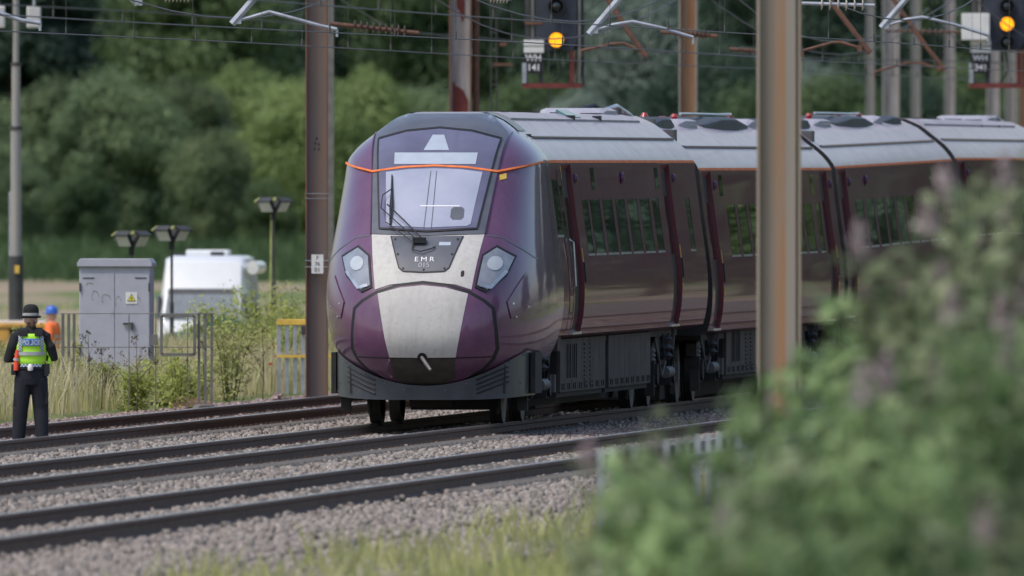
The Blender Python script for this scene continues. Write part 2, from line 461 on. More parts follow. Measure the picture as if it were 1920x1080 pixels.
# ------------------------------------------------------------------ ground
def build_ground():
    m, nt, N, L, P = nodes_of('field_ground')
    tc = N.new('ShaderNodeTexCoord')
    mp = N.new('ShaderNodeMapping'); mp.inputs['Scale'].default_value = (0.22, 0.035, 1)
    L.new(tc.outputs['Object'], mp.inputs[0])
    n1 = N.new('ShaderNodeTexNoise'); n1.inputs['Scale'].default_value = 1.0; n1.inputs['Detail'].default_value = 5
    L.new(mp.outputs[0], n1.inputs['Vector'])
    r1 = N.new('ShaderNodeValToRGB')
    r1.color_ramp.elements[0].position = 0.44; r1.color_ramp.elements[0].color = (0.33, 0.26, 0.19, 1)
    r1.color_ramp.elements[1].position = 0.60; r1.color_ramp.elements[1].color = (0.13, 0.18, 0.06, 1)
    L.new(n1.outputs['Fac'], r1.inputs[0])
    # a green crop strip grows beyond about 800 m and rough grass on the near verge
    sx = N.new('ShaderNodeSeparateXYZ'); L.new(tc.outputs['Object'], sx.inputs[0])
    mr = N.new('ShaderNodeMapRange'); mr.inputs[1].default_value = 760; mr.inputs[2].default_value = 860
    L.new(sx.outputs[1], mr.inputs[0])
    n2 = N.new('ShaderNodeTexNoise'); n2.inputs['Scale'].default_value = 0.25; n2.inputs['Detail'].default_value = 6
    L.new(tc.outputs['Object'], n2.inputs['Vector'])
    r2 = N.new('ShaderNodeValToRGB')
    r2.color_ramp.elements[0].position = 0.35; r2.color_ramp.elements[0].color = (0.10, 0.125, 0.05, 1)
    r2.color_ramp.elements[1].position = 0.65; r2.color_ramp.elements[1].color = (0.19, 0.21, 0.085, 1)
    L.new(n2.outputs['Fac'], r2.inputs[0])
    mx = N.new('ShaderNodeMix'); mx.data_type = 'RGBA'
    L.new(mr.outputs[0], mx.inputs[0]); L.new(r1.outputs[0], mx.inputs[6]); L.new(r2.outputs[0], mx.inputs[7])
    mr2 = N.new('ShaderNodeMapRange'); mr2.inputs[1].default_value = 440; mr2.inputs[2].default_value = 400
    L.new(sx.outputs[1], mr2.inputs[0])
    mx2 = N.new('ShaderNodeMix'); mx2.data_type = 'RGBA'
    L.new(mr2.outputs[0], mx2.inputs[0]); L.new(mx.outputs[2], mx2.inputs[6]); L.new(r2.outputs[0], mx2.inputs[7])
    L.new(mx2.outputs[2], P.inputs['Base Color'])
    P.inputs['Roughness'].default_value = 0.95
    P.inputs['Specular IOR Level'].default_value = 0.1
    bp = N.new('ShaderNodeBump'); bp.inputs['Strength'].default_value = 0.5; bp.inputs['Distance'].default_value = 0.3
    n3 = N.new('ShaderNodeTexNoise'); n3.inputs['Scale'].default_value = 3.0
    L.new(tc.outputs['Object'], n3.inputs['Vector']); L.new(n3.outputs['Fac'], bp.inputs['Height']); L.new(bp.outputs[0], P.inputs['Normal'])
    ys = list(range(-40, 300, 20)) + list(range(300, 700, 8)) + list(range(700, 1300, 40)) + [1300, 1800, 2600, 4000, 7000]
    us = [-4000, -1500, -600, -250, -120, -80, -60, -50, -42, -36, -32, -28, -25, -22, -19, -16, -14, -12, -10, -8.5, -7.4, -7.0, -6.6, -3, 0, 3, 7.4, 8.0, 8.5, 12, 18, 26, 40, 60, 100, 200, 600, 1500, 4000]
    V, Fc = [], []
    rr = random.Random(3)
    for y in ys:
        for u in us:
            x = axis_x(y) + u
            V.append((x, y, ground_z(x, y) + (rr.uniform(-.03, .03) if u < -9 or u > 9 else 0)))
    n = len(us)
    for i in range(len(ys) - 1):
        for j in range(n - 1):
            a = i * n + j
            Fc.append((a, a + 1, a + n + 1, a + n))
    me = bpy.data.meshes.new('ground'); me.from_pydata(V, [], Fc); me.shade_smooth(); me.materials.append(m)
    o = link(bpy.data.objects.new('ground', me)); props(o, kind='structure')
build_ground()

def build_ballast():
    bm_ = mat('ballast_bed', (0.10, 0.09, 0.082), 0.95, col2=(0.22, 0.19, 0.175), scale=14, bump=0.8, bscale=22, detail=6)
    rr = random.Random(5)
    ys = [170 + i * 2.0 for i in range(150)]
    us = [-7.3, -6.9, -6.2, -5.4, -4.7, -4.0, -3.3, -2.6, -2.0, -1.5, -.9, 0, .9, 1.5, 2.0, 2.6, 3.3, 4.0, 4.7, 5.4, 6.2, 7.2, 8.2, 11.0]
    V, Fc = [], []
    def bz(u):
        if u < -6.7: return -0.24
        if u > 9: return -0.30
        if u > 7.0: return -0.215
        d = min(abs(u), abs(u + 3.98), abs(u - 4.0))
        return -0.165 if d < 0.9 else -0.185
    for y in ys:
        for u in us:
            V.append((axis_x(y) + u, y, bz(u) + rr.uniform(-.02, .02)))
    n = len(us)
    for i in range(len(ys) - 1):
        for j in range(n - 1):
            a = i * n + j
            Fc.append((a, a + 1, a + n + 1, a + n))
    me = bpy.data.meshes.new('ballast_bed'); me.from_pydata(V, [], Fc); me.shade_smooth(); me.materials.append(bm_)
    props(link(bpy.data.objects.new('ballast_bed', me)), kind='structure')
    # loose stones: real geometry, uncountable
    cube = np.array([(-1, -1, -1), (1, -1, -1), (1, 1, -1), (-1, 1, -1), (-.7, -.8, 1), (.8, -.6, 1), (.7, .7, 1), (-.6, .8, 1)], float)
    fq = np.array([(0, 3, 2, 1), (4, 5, 6, 7), (0, 1, 5, 4), (1, 2, 6, 5), (2, 3, 7, 6), (3, 0, 4, 7)])
    def stones(name, n, ulo, uhi, ylo, yhi, smin, smax, material, zoff, skip=None):
        rng = np.random.default_rng(int(abs(ulo) * 100 + ylo))
        y = rng.uniform(ylo, yhi, n); u = rng.uniform(ulo, uhi, n)
        x = -1.165 + SLOPE * (y - 300) + u
        keep = np.abs(x) < 0.0212 * y + 1.0
        for c in (0, -3.98, 4.0):
            for g in (-.755, .755):
                keep &= np.abs(u - c - g) > 0.10
        y, u, x = y[keep], u[keep], x[keep]
        k = len(y)
        z = np.array([bz(v) for v in u]) + zoff + rng.uniform(-.01, .03, k)
        sz = rng.uniform(smin, smax, (k, 1, 3)) * np.array([1, 1, .8])
        base = cube[None] * sz * (1 + rng.uniform(-.25, .25, (k, 8, 3)))
        a = rng.uniform(0, 6.28, k); ca, sa = np.cos(a)[:, None], np.sin(a)[:, None]
        b = rng.uniform(-.7, .7, k); cb, sb = np.cos(b)[:, None], np.sin(b)[:, None]
        X, Y, Z = base[..., 0], base[..., 1], base[..., 2]
        Y, Z = Y * cb - Z * sb, Y * sb + Z * cb
        X, Y = X * ca - Y * sa, X * sa + Y * ca
        P = np.stack([X + x[:, None], Y + y[:, None], Z + z[:, None]], 2)
        me = bpy.data.meshes.new(name)
        me.vertices.add(k * 8); me.vertices.foreach_set('co', P.reshape(-1).astype(np.float32))
        idx = (np.arange(k)[:, None, None] * 8 + fq[None]).reshape(-1).astype(np.int32)
        me.loops.add(len(idx)); me.loops.foreach_set('vertex_index', idx)
        me.polygons.add(k * 6); me.polygons.foreach_set('loop_start', np.arange(0, k * 24, 4, dtype=np.int32))
        me.update(calc_edges=True)
        me.materials.append(material)
        o = link(bpy.data.objects.new(name, me))
        return o
    props(stones('ballast_stones', 70000, -2.9, 9.5, 190, 345, .02, .042, stone_a, 0.0), 'grey ballast stones lying between the rails', 'ballast', kind='stuff')
    props(stones('ballast_stones', 26000, -6.9, -2.9, 225, 400, .02, .04, stone_b, 0.0), 'rusty pink ballast stones along the empty left track', 'ballast', kind='stuff')
    props(stones('ballast_stones', 22000, 1.0, 6.9, 300, 420, .022, .045, stone_b, 0.0), 'brown ballast stones beside the standing train', 'ballast', kind='stuff')
build_ballast()

# ------------------------------------------------------------------ tracks
def track(name, o, label, y0, y1, nsl, ys0):
    root = empty(name, trk(o, 300, 0), -YAW, )
    props(root, kind='structure')
    root['label'] = label
    s0, s1 = (y0 - 300) / math.cos(YAW), (y1 - 300) / math.cos(YAW)
    prof = [(-.07, -.159), (.07, -.159), (.07, -.148), (.012, -.125), (.010, -.05), (.035, -.036), (.036, -.010), (.028, 0), (-.028, 0), (-.036, -.010), (-.035, -.036), (-.010, -.05), (-.012, -.125), (-.07, -.148)]
    for sg in (-1, 1):
        mb = MB().use(rail_rust)
        g = sg * .755
        k = 24
        mb.loft([[(g + a, s0 + (s1 - s0) * i / k, b) for a, b in prof] for i in range(k + 1)])
        mb.use(rail_top)
        mb.box((g, (s0 + s1) / 2, 0.0015), (.052, s1 - s0, .003))
        mb.build('rail', None, root)
    me = MB().box((0, 0, -.19), (2.5, .26, .14), taper=.92).mesh('sleeper'); me.materials.append(concrete)
    cm = MB()
    for sg in (-1, 1):
        for d in (-.095, .095):
            cm.box((sg * .755 + d, 0, -.115), (.05, .09, .03))
    cme = cm.mesh('rail_clip'); cme.materials.append(rail_rust)
    for i in range(nsl):
        s = (ys0 - 300) + i * .65
        sl = bpy.data.objects.new('sleeper', me); link(sl, root); sl.location = (0, s, 0)
        if 40 < i:
            c = bpy.data.objects.new('rail_clip', cme); link(c, sl)
    return root
track('railway_track', -3.98, 'empty railway track beside the grass verge', 175, 470, 190, 222)
track('railway_track', 0.0, 'railway track under the purple train', 175, 470, 170, 205)
track('railway_track', 4.0, 'railway track on the near side of the train', 175, 470, 120, 250)

# ------------------------------------------------------------------ trees
def limb_pts(a, b, k=4, wob=.15, rr=random):
    a, b = Vector(a), Vector(b)
    return [a.lerp(b, i / k) + Vector((rr.uniform(-wob, wob), rr.uniform(-wob, wob), 0)) * (0 if i in (0,) else 1) for i in range(k + 1)]
def tree_meshes(seed, h, r, base, nl, per, leaf, trunk_r, lump=(.28, .42)):
    rng = np.random.default_rng(seed); rr = random.Random(seed)
    lumps = []
    for i in range(nl):
        # lumps fill a lopsided egg
        while True:
            p = rng.uniform(-1, 1, 3)
            if np.dot(p, p) < 1: break
        zc = base + (h - base) * (0.5 + 0.42 * p[2])
        k = 1.0 - 0.35 * max(0, p[2]) ** 2
        lr = rng.uniform(*lump) * r
        lumps.append(((p[0] * r * .8 * k, p[1] * r * .8 * k, zc), (lr, lr, lr * rng.uniform(.7, 1.05))))
    P, Nn = crown_points(lumps, per, rng)
    low = P[:, 2] > 0.05
    P, Nn = P[low], Nn[low]
    Nn = Nn + np.array([0, 0, .35])
    V = leaf_cloud(P, Nn, leaf, .6, .55, rng)
    tb = MB()
    tb.tube(limb_pts((0, 0, -.3), (rr.uniform(-.3, .3), rr.uniform(-.3, .3), h * .62), 5, .08, rr), [trunk_r * (1 - .13 * i) for i in range(6)], 7)
    for c, lr in lumps[:7]:
        z0 = rr.uniform(base * .6 + .2, h * .45)
        tb.tube(limb_pts((0, 0, z0), c, 3, .12, rr), [trunk_r * .45, trunk_r * .33, trunk_r * .22, trunk_r * .1], 5)
    return V, tb
class Kind:
    def __init__(self, name, seed, h, r, base, nl, per, leaf, trunk_r, material, lump=(.28, .42)):
        V, tb = tree_meshes(seed, h, r, base, nl, per, leaf, trunk_r, lump)
        self.crown = quads_np('crown', V, material)
        self.trunk = tb.mesh('trunk'); self.trunk.materials.append(bark)
        self.name = name
    def place(self, loc, s=1.0, rz=0.0, label=None, cat='tree', group=None, sz=None, material=None):
        root = empty(self.name, loc, rz, label, cat, group)
        root.scale = (s, s, sz or s)
        link(bpy.data.objects.new('trunk', self.trunk), root)
        c = link(bpy.data.objects.new('crown', self.crown), root)
        if material is not None:
            c.material_slots[0].link = 'OBJECT'; c.material_slots[0].material = material
        return root
hedge = [Kind('hedgerow_tree', 11 + i, 7.6, 3.3, -1.2, 90, 620, .19, .12, lf_sage, (.20, .42)) for i in range(3)]
tall = [Kind('broadleaf_tree', 31 + i, 15.0, 4.6, 1.5, 70, 560, .30, .26, lf_dark, (.20, .38)) for i in range(3)]

fronts = [  # px centre, row of the top, depth, material, label
    (-70, 135, 960, lf_sage, 'sage green hedgerow tree cut by the left edge of the picture'),
    (95, 140, 985, lf_olive, 'dull olive hedgerow tree just right of the tall lamp mast'),
    (215, 118, 965, lf_sage, 'broad sage green hedgerow tree above the grey cabinet'),
    (345, 128, 990, lf_olive, 'olive hedgerow tree above the white van'),
    (455, 112, 1000, lf_lime, 'yellow green hedgerow tree just left of the brown mast by the train'),
    (395, 235, 945, lf_olive, 'low olive bushy tree in front of the hedgerow above the van'),
    (560, 128, 985, lf_lime, 'bright lime green hedgerow tree behind the brown mast by the train'),
    (675, 118, 990, lf_lime, 'yellow green hedgerow tree right of the brown mast, over the cab'),
    (785, 150, 1005, lf_sage, 'sage hedgerow tree behind the flaking red and white mast'),
    (40, 300, 940, lf_sage, 'low sage bush at the field edge behind the lamp mast'),
    (150, 320, 935, lf_mid, 'low dark green bush at the field edge above the cabinet'),
    (500, 330, 940, lf_mid, 'low dark green bush at the field edge behind the single floodlight'),
    (905, 175, 1010, lf_mid, 'mid green hedgerow tree left of the amber signal'),
]
for i, (px, py, d, mt, lab) in enumerate(fronts):
    p = at(px, 460, d); gz = ground_z(p.x, d)
    top = at(px, py, d).z
    k = hedge[i % 3]
    k.place((p.x, d, gz), (top - gz) / 7.7 * random.uniform(.95, 1.1), random.uniform(0, 6), lab, 'tree', 'hedgerow trees at the field edge', (top - gz) / 7.7, mt)
wil = [(1085, 165, 1000, 'small pale willow behind the roof of the leading coach, under the amber signal'), (1200, -60, 1040, 'tall pale grey green willow right of the amber signal'), (1500, 90, 1030, 'pale willow behind the thick near mast')]
for i, (px, py, d, lab) in enumerate(wil):
    p = at(px, 460, d); gz = ground_z(p.x, d); top = at(px, py, d).z
    s = (top - gz) / 7.7
    hedge[(i + 1) % 3].place((p.x, d, gz), min(s, 1.25), i * 1.3, lab, 'tree', 'pale willows', s, lf_willow)
rightb = [(1010, 120, 1035, 'mid green tree behind the amber signal'), (1330, 60, 1030, 'mid green tree right of the orange rusty mast'), (1420, 150, 1000, 'mid green bush behind the thick near mast'), (1570, 120, 1000, 'green tree between the thick near mast and the thin far masts'),
          (1700, 130, 1010, 'green tree behind the thin far masts'), (1830, 100, 1020, 'green tree under the right hand signal'), (1950, 140, 1000, 'green tree at the right edge under the right hand signal')]
for i, (px, py, d, lab) in enumerate(rightb):
    p = at(px, 460, d); gz = ground_z(p.x, d); top = at(px, py, d).z
    s = (top - gz) / 7.7
    hedge[i % 3].place((p.x, d, gz), min(s, 1.2), i * 2.1, lab, 'tree', 'green trees behind the coaches', s, (lf_mid, lf_dark, lf_mid)[i % 3])
rr = random.Random(12)
for row, (d, n, mt) in enumerate(((1085, 15, None), (1130, 13, lf_mid))):
    for i in range(n):
        px = -120 + i * (2180 / (n - 1)) + rr.uniform(-40, 40)
        x = (px - 960) * d / FOC
        tall[(i + row) % 3].place((x, d + rr.uniform(-15, 15), ground_z(x, d)), rr.uniform(.8, 1.0), rr.uniform(0, 6),
                                  ('tall dark tree in the row standing behind the hedgerow', 'tall green tree in the farthest row of the wood')[row], 'tree',
                                  ('tall dark trees behind the hedgerow', 'farthest row of tall trees')[row], rr.uniform(.82, 1.1), (lf_dark if i % 3 else lf_mid) if mt is None else mt)
# wood beyond the tree rows and along the far right, one mass
def wood_mass():
    rng = np.random.default_rng(99)
    lumps = []
    for i in range(170):
        x = rng.uniform(-70, 130); y = 1175 + rng.uniform(-12, 12)
        lumps.append(((x, y, rng.uniform(0, 15)), (3.6, 3.0, 3.0)))
    P, Nn = crown_points(lumps, 300, rng)
    me = quads_np('far_wood', leaf_cloud(P, Nn + np.array([0, 0, .3]), .8, .7, .5, rng), lf_dark)
    o = link(bpy.data.objects.new('far_wood', me))
    props(o, 'dark wood closing the view behind the tree rows', 'wood', kind='stuff')
wood_mass()
# trees lining the railway to the right, out of the picture but mirrored in the coach sides
for i in range(28):
    y = 132 + i * 21
    x = max(axis_x(y) + (13.5 if y > 400 else 15.5), .0206 * y + 6.0) + rr.uniform(-.5, 3)
    tall[i % 3].place((x, y, ground_z(x, y)), rr.uniform(.75, .95) * (1 if y > 340 else .7), rr.uniform(0, 6), 'lineside tree right of the picture, mirrored in the coach sides', 'tree', 'lineside trees mirrored in the coaches', rr.uniform(.7, .95) * (1 if y > 340 else .6), (lf_dark, lf_mid, lf_dark)[i % 3])

# ------------------------------------------------------------------ the train
# rows of the body: height above rail, half width, set-back of the nose centre line from its tip
ROWS = [(.40, .35, .75), (.45, .62, .62), (.55, .92, .42), (.70, 1.13, .20), (.85, 1.24, .07), (1.05, 1.33, 0), (1.3, 1.385, .02), (1.55, 1.40, .09), (1.8, 1.39, .22),
        (2.05, 1.36, .42), (2.3, 1.325, .72), (2.6, 1.285, 1.08), (3.0, 1.235, 1.56), (3.2, 1.21, 1.82), (3.3, 1.15, 1.95), (3.42, 1.04, 2.14), (3.57, .85, 2.4), (3.7, .68, 2.75), (3.78, .5, 3.2), (3.80, .45, 3.5)]
def row(z, k):
    if z <= ROWS[0][0]: return ROWS[0][k]
    for i in range(len(ROWS) - 1):
        a, b = ROWS[i], ROWS[i + 1]
        if z <= b[0]:
            f = (z - a[0]) / (b[0] - a[0])
            # Catmull-Rom through the table keeps the skin smooth
            p0 = ROWS[max(i - 1, 0)][k]; p3 = ROWS[min(i + 2, len(ROWS) - 1)][k]
            h = b[0] - a[0]
            d0 = (b[k] - p0) / max(1e-6, b[0] - ROWS[max(i - 1, 0)][0]) * h
            d1 = (p3 - a[k]) / max(1e-6, ROWS[min(i + 2, len(ROWS) - 1)][0] - a[0]) * h
            f2, f3 = f * f, f * f * f
            return (2 * f3 - 3 * f2 + 1) * a[k] + (f3 - 2 * f2 + f) * d0 + (-2 * f3 + 3 * f2) * b[k] + (f3 - f2) * d1
    return ROWS[-1][k]
NL, NA = 3.9, 3.2
def nose_s(t, z):
    w, sc = row(z, 1), row(z, 2)
    u = min(1.0, abs(t) / w)
    return NL - (NL - sc) * (1 - u ** NA) ** (1 / NA)
def nose_p(t, z, off=0.0):
    w = row(z, 1)
    t = max(-w * .9985, min(w * .9985, t))
    p = Vector((t, nose_s(t, z), z))
    if off:
        e = .01
        a = Vector((t + e, nose_s(t + e, z), z)) - Vector((t - e, nose_s(t - e, z), z))
        b = Vector((t, nose_s(t, z + e), z + e)) - Vector((t, nose_s(t, z - e), z - e))
        n = a.cross(b).normalized()
        if n.y > 0 and abs(n.y) > .02: n = -n
        if n.x * t < 0 and abs(n.y) <= .02: n = -n
        p = p + n * off
    return p
def resample(poly, step):
    out = []
    n = len(poly)
    for i in range(n):
        a, b = poly[i], poly[(i + 1) % n]
        k = max(1, int(math.hypot(b[0] - a[0], b[1] - a[1]) / step))
        out += [(a[0] + (b[0] - a[0]) * j / k, a[1] + (b[1] - a[1]) * j / k) for j in range(k)]
    return out
def nose_patch(name, poly, material, parent, off, depth=None, rings=8, step=.05, round_=0):
    """a plate lying on the nose skin: poly in front-view metres, raised by off, with an edge going down by depth"""
    for _ in range(round_):
        q = []
        for i in range(len(poly)):
            a, b = poly[i], poly[(i + 1) % len(poly)]
            q += [(a[0] * .82 + b[0] * .18, a[1] * .82 + b[1] * .18), (a[0] * .18 + b[0] * .82, a[1] * .18 + b[1] * .82)]
        poly = q
    pts = resample(poly, step)
    cx = sum(p[0] for p in pts) / len(pts); cz = sum(p[1] for p in pts) / len(pts)
    mb = MB()
    rg = []
    if depth is None: depth = off
    rg.append([nose_p(x, z, off - depth - .004) for x, z in pts])
    rg.append([nose_p(x, z, off) for x, z in pts])
    for k in range(rings - 1, 0, -1):
        f = k / rings
        rg.append([nose_p(cx + (x - cx) * f, cz + (z - cz) * f, off) for x, z in pts])
    mb.loft(rg, True, False)
    b = len(mb.v); mb.v.append(nose_p(cx, cz, off))
    n = len(pts); e = b - n
    for i in range(n):
        mb.face((e + i, e + (i + 1) % n, b))
    return mb.build(name, material, parent, sm=True, ang=50)
def nose_ribbon(name, pts, width, material, parent, off, step=.04, closed=False):
    if closed: pts = pts + [pts[0]]
    P = []
    for a, b in zip(pts, pts[1:]):
        k = max(1, int(math.hypot(b[0] - a[0], b[1] - a[1]) / step))
        P += [(a[0] + (b[0] - a[0]) * j / k, a[1] + (b[1] - a[1]) * j / k) for j in range(k)]
    P.append(pts[-1])
    rings = []
    for i, p in enumerate(P):
        a, b = P[max(0, i - 1)], P[min(len(P) - 1, i + 1)]
        d = Vector((b[0] - a[0], b[1] - a[1])).normalized(); nx, nz = -d.y * width / 2, d.x * width / 2
        rings.append([nose_p(p[0] + nx, p[1] + nz, -.006), nose_p(p[0] + nx, p[1] + nz, off), nose_p(p[0] - nx, p[1] - nz, off), nose_p(p[0] - nx, p[1] - nz, -.006)])
    return MB().loft(rings, True, True).build(name, material, parent, sm=True, ang=50)
def side_t(z): return row(z, 1)

SIDE_Z = [1.0, 1.06, 1.12, 1.2, 1.3, 1.42, 1.55, 1.7, 1.85, 2.1, 2.4, 2.7, 2.95, 3.1, 3.17, 3.2]
ROOF_Z = [3.2, 3.24, 3.3, 3.36, 3.42, 3.5, 3.57, 3.64, 3.7, 3.74, 3.78, 3.80]
def section(zs, inset=0.0):
    pts = []
    for z in zs:
        t = side_t(z) - (.16 if z == 1.0 else 0)
        if inset and 1.08 < z < 3.15: t -= inset
        pts.append((t, z))
    return pts
def wheel_obj(parent, t, s):
    mb = MB()
    sg = 1 if t > 0 else -1
    mb.use(under_dark).lathe([(.0, -.06), (.15, -.06), (.16, -.03), (.36, -.03), (.37, -.065), (.42, -.065), (.425, .045), (.455, .05), (.455, .075), (.37, .075), (.36, .0), (.14, .0), (.13, .07), (0, .07)], (0, 0, 0), 'x', 28)
    mb.use(steel_mid).lathe([(.371, -.067), (.42, -.068), (.4215, -.02), (.4215, .04), (.372, .0)], (0, 0, 0), 'x', 28)
    if sg > 0:
        for v in mb.v: v.x = -v.x
    o = mb.build('wheel', None, parent, sm=True)
    o.location = (t, s, .42)
    return o
def bogie(parent, s_mid, wb=2.65):
    root = empty('bogie', (0, s_mid, 0)); root.parent = parent
    for ds in (-wb / 2, wb / 2):
        for sg in (-1, 1):
            wheel_obj(root, sg * .745, ds)
        MB().lathe([(.08, -.72), (.08, .72)], (0, ds, .42), 'x', 12).build('axle', under_dark, root, sm=True)
        for sg in (-1, 1):
            mb = MB().box((sg * 1.02, ds, .44), (.2, .36, .32))
            mb.lathe([(.14, -.03), (.14, .03)], (sg * 1.13, ds, .44), 'x', 16)
            mb.build('axle_box', under_dark, root)
            MB().lathe([(.09, 0), (.11, .02), (.09, .05), (.11, .08), (.09, .11), (.11, .14), (.09, .17), (.1, .2)], (sg * 1.02, ds, .6), 'z', 14).build('spring', steel_mid, root, sm=True)
    for sg in (-1, 1):
        mb = MB()
        f = lambda a, b, d: (sg * (1.02 + d), a, b)
        mb.prism([(-1.6, .62), (-.8, .8), (-.5, .55), (.5, .55), (.8, .8), (1.6, .62), (1.6, .78), (.8, .95), (-.8, .95), (-1.6, .78)], -.07, .07, f)
        mb.build('side_frame', under_dark, root)
        MB().lathe([(.2, .0), (.25, .05), (.19, .1), (.25, .15), (.2, .2), (.24, .27), (.2, .32)], (sg * 1.0, 0, .62), 'z', 18).build('air_spring', black_rub, root, sm=True)
        MB().tube([(sg * 1.17, -.5, .46), (sg * 1.17, .35, .46)], .075, 12).build('damper', steel_mid, root, sm=True)
        MB().tube([(sg * 1.15, .55, .5), (sg * 1.15, 1.0, .98)], .045, 8).build('damper', under_grey, root, sm=True)
        MB().tube([(sg * 1.16, -.62, .95), (sg * 1.2, -.72, .6), (sg * 1.17, -.95, .42), (sg * 1.15, -1.1, .62), (sg * 1.1, -1.15, .9)], .018, 6).build('brake_hose', steel_mid, root, sm=True)
        MB().tube([(sg * 1.16, .2, .95), (sg * 1.22, .3, .7), (sg * 1.18, .5, .55), (sg * 1.15, .66, .9)], .02, 6).build('brake_hose', black_rub, root, sm=True)
        MB().box((sg * 1.08, -1.75, .3), (.12, .1, .28)).tube([(sg * .82, -1.8, .5), (sg * .78, -1.82, .12)], .025, 6).build('sanding_pipe', under_dark, root)
        MB().box((sg * 1.1, 1.75, .46), (.16, .14, .22)).build('lifeguard_bracket', steel_mid, root)
    MB().box((0, 0, .62), (1.9, .5, .25)).build('bolster', under_dark, root)
    return root
def underframe(parent, s0, s1, kind):
    root = MB().box((0, (s0 + s1) / 2, .62), (2.26, s1 - s0, .68)).build('equipment_case', under_dark, parent)
    n = max(2, round((s1 - s0) / .85)); w = (s1 - s0) / n
    for sg in (-1, 1):
        for i in range(n):
            c = s0 + w * (i + .5)
            MB().box((sg * 1.155, c, .67), (.05, w - .03, .66)).build('panel', under_grey, root, bevel=.006)
            if sg > 0:
                t = 1.186
                if kind == 'vents' and i in (1, 2):
                    for k in range(3):
                        MB().box((t, c - w * .3 + k * w * .3, .72), (.012, .07, .42)).build('vent_slot', black_rub, root)
                elif kind == 'vents' and i in (4, 5):
                    for k in range(10):
                        MB().box((t, c, .42 + k * .055), (.012, w * .72, .026)).build('vent_slot', black_rub, root)
                for k in (-1, 1):
                    MB().box((t, c + k * w * .16, .41), (.014, w * .13, .075)).build('latch', black_rub, root)
    MB().box((0, (s0 + s1) / 2, 1.0), (2.2, s1 - s0 + .1, .05)).build('top_rail', under_dark, root)
    return root
def side_patch(name, s0, s1, z0, z1, material, parent, off, dz, side=1, depth=None, n=6, inset=0.0):
    rings = []
    if depth is None: depth = off + .006
    zs = [z0 + (z1 - z0) * i / n for i in range(n + 1)]
    mb = MB()
    def pt(z, s, d): return (side * (side_t(z) - inset + d), s, z + dz(s))
    for (s) in (s0, s1):
        rings.append([pt(z, s, off) for z in zs] + [pt(z, s, off - depth) for z in reversed(zs)])
    mb.loft(rings, True, True)
    return mb.build(name, material, parent)

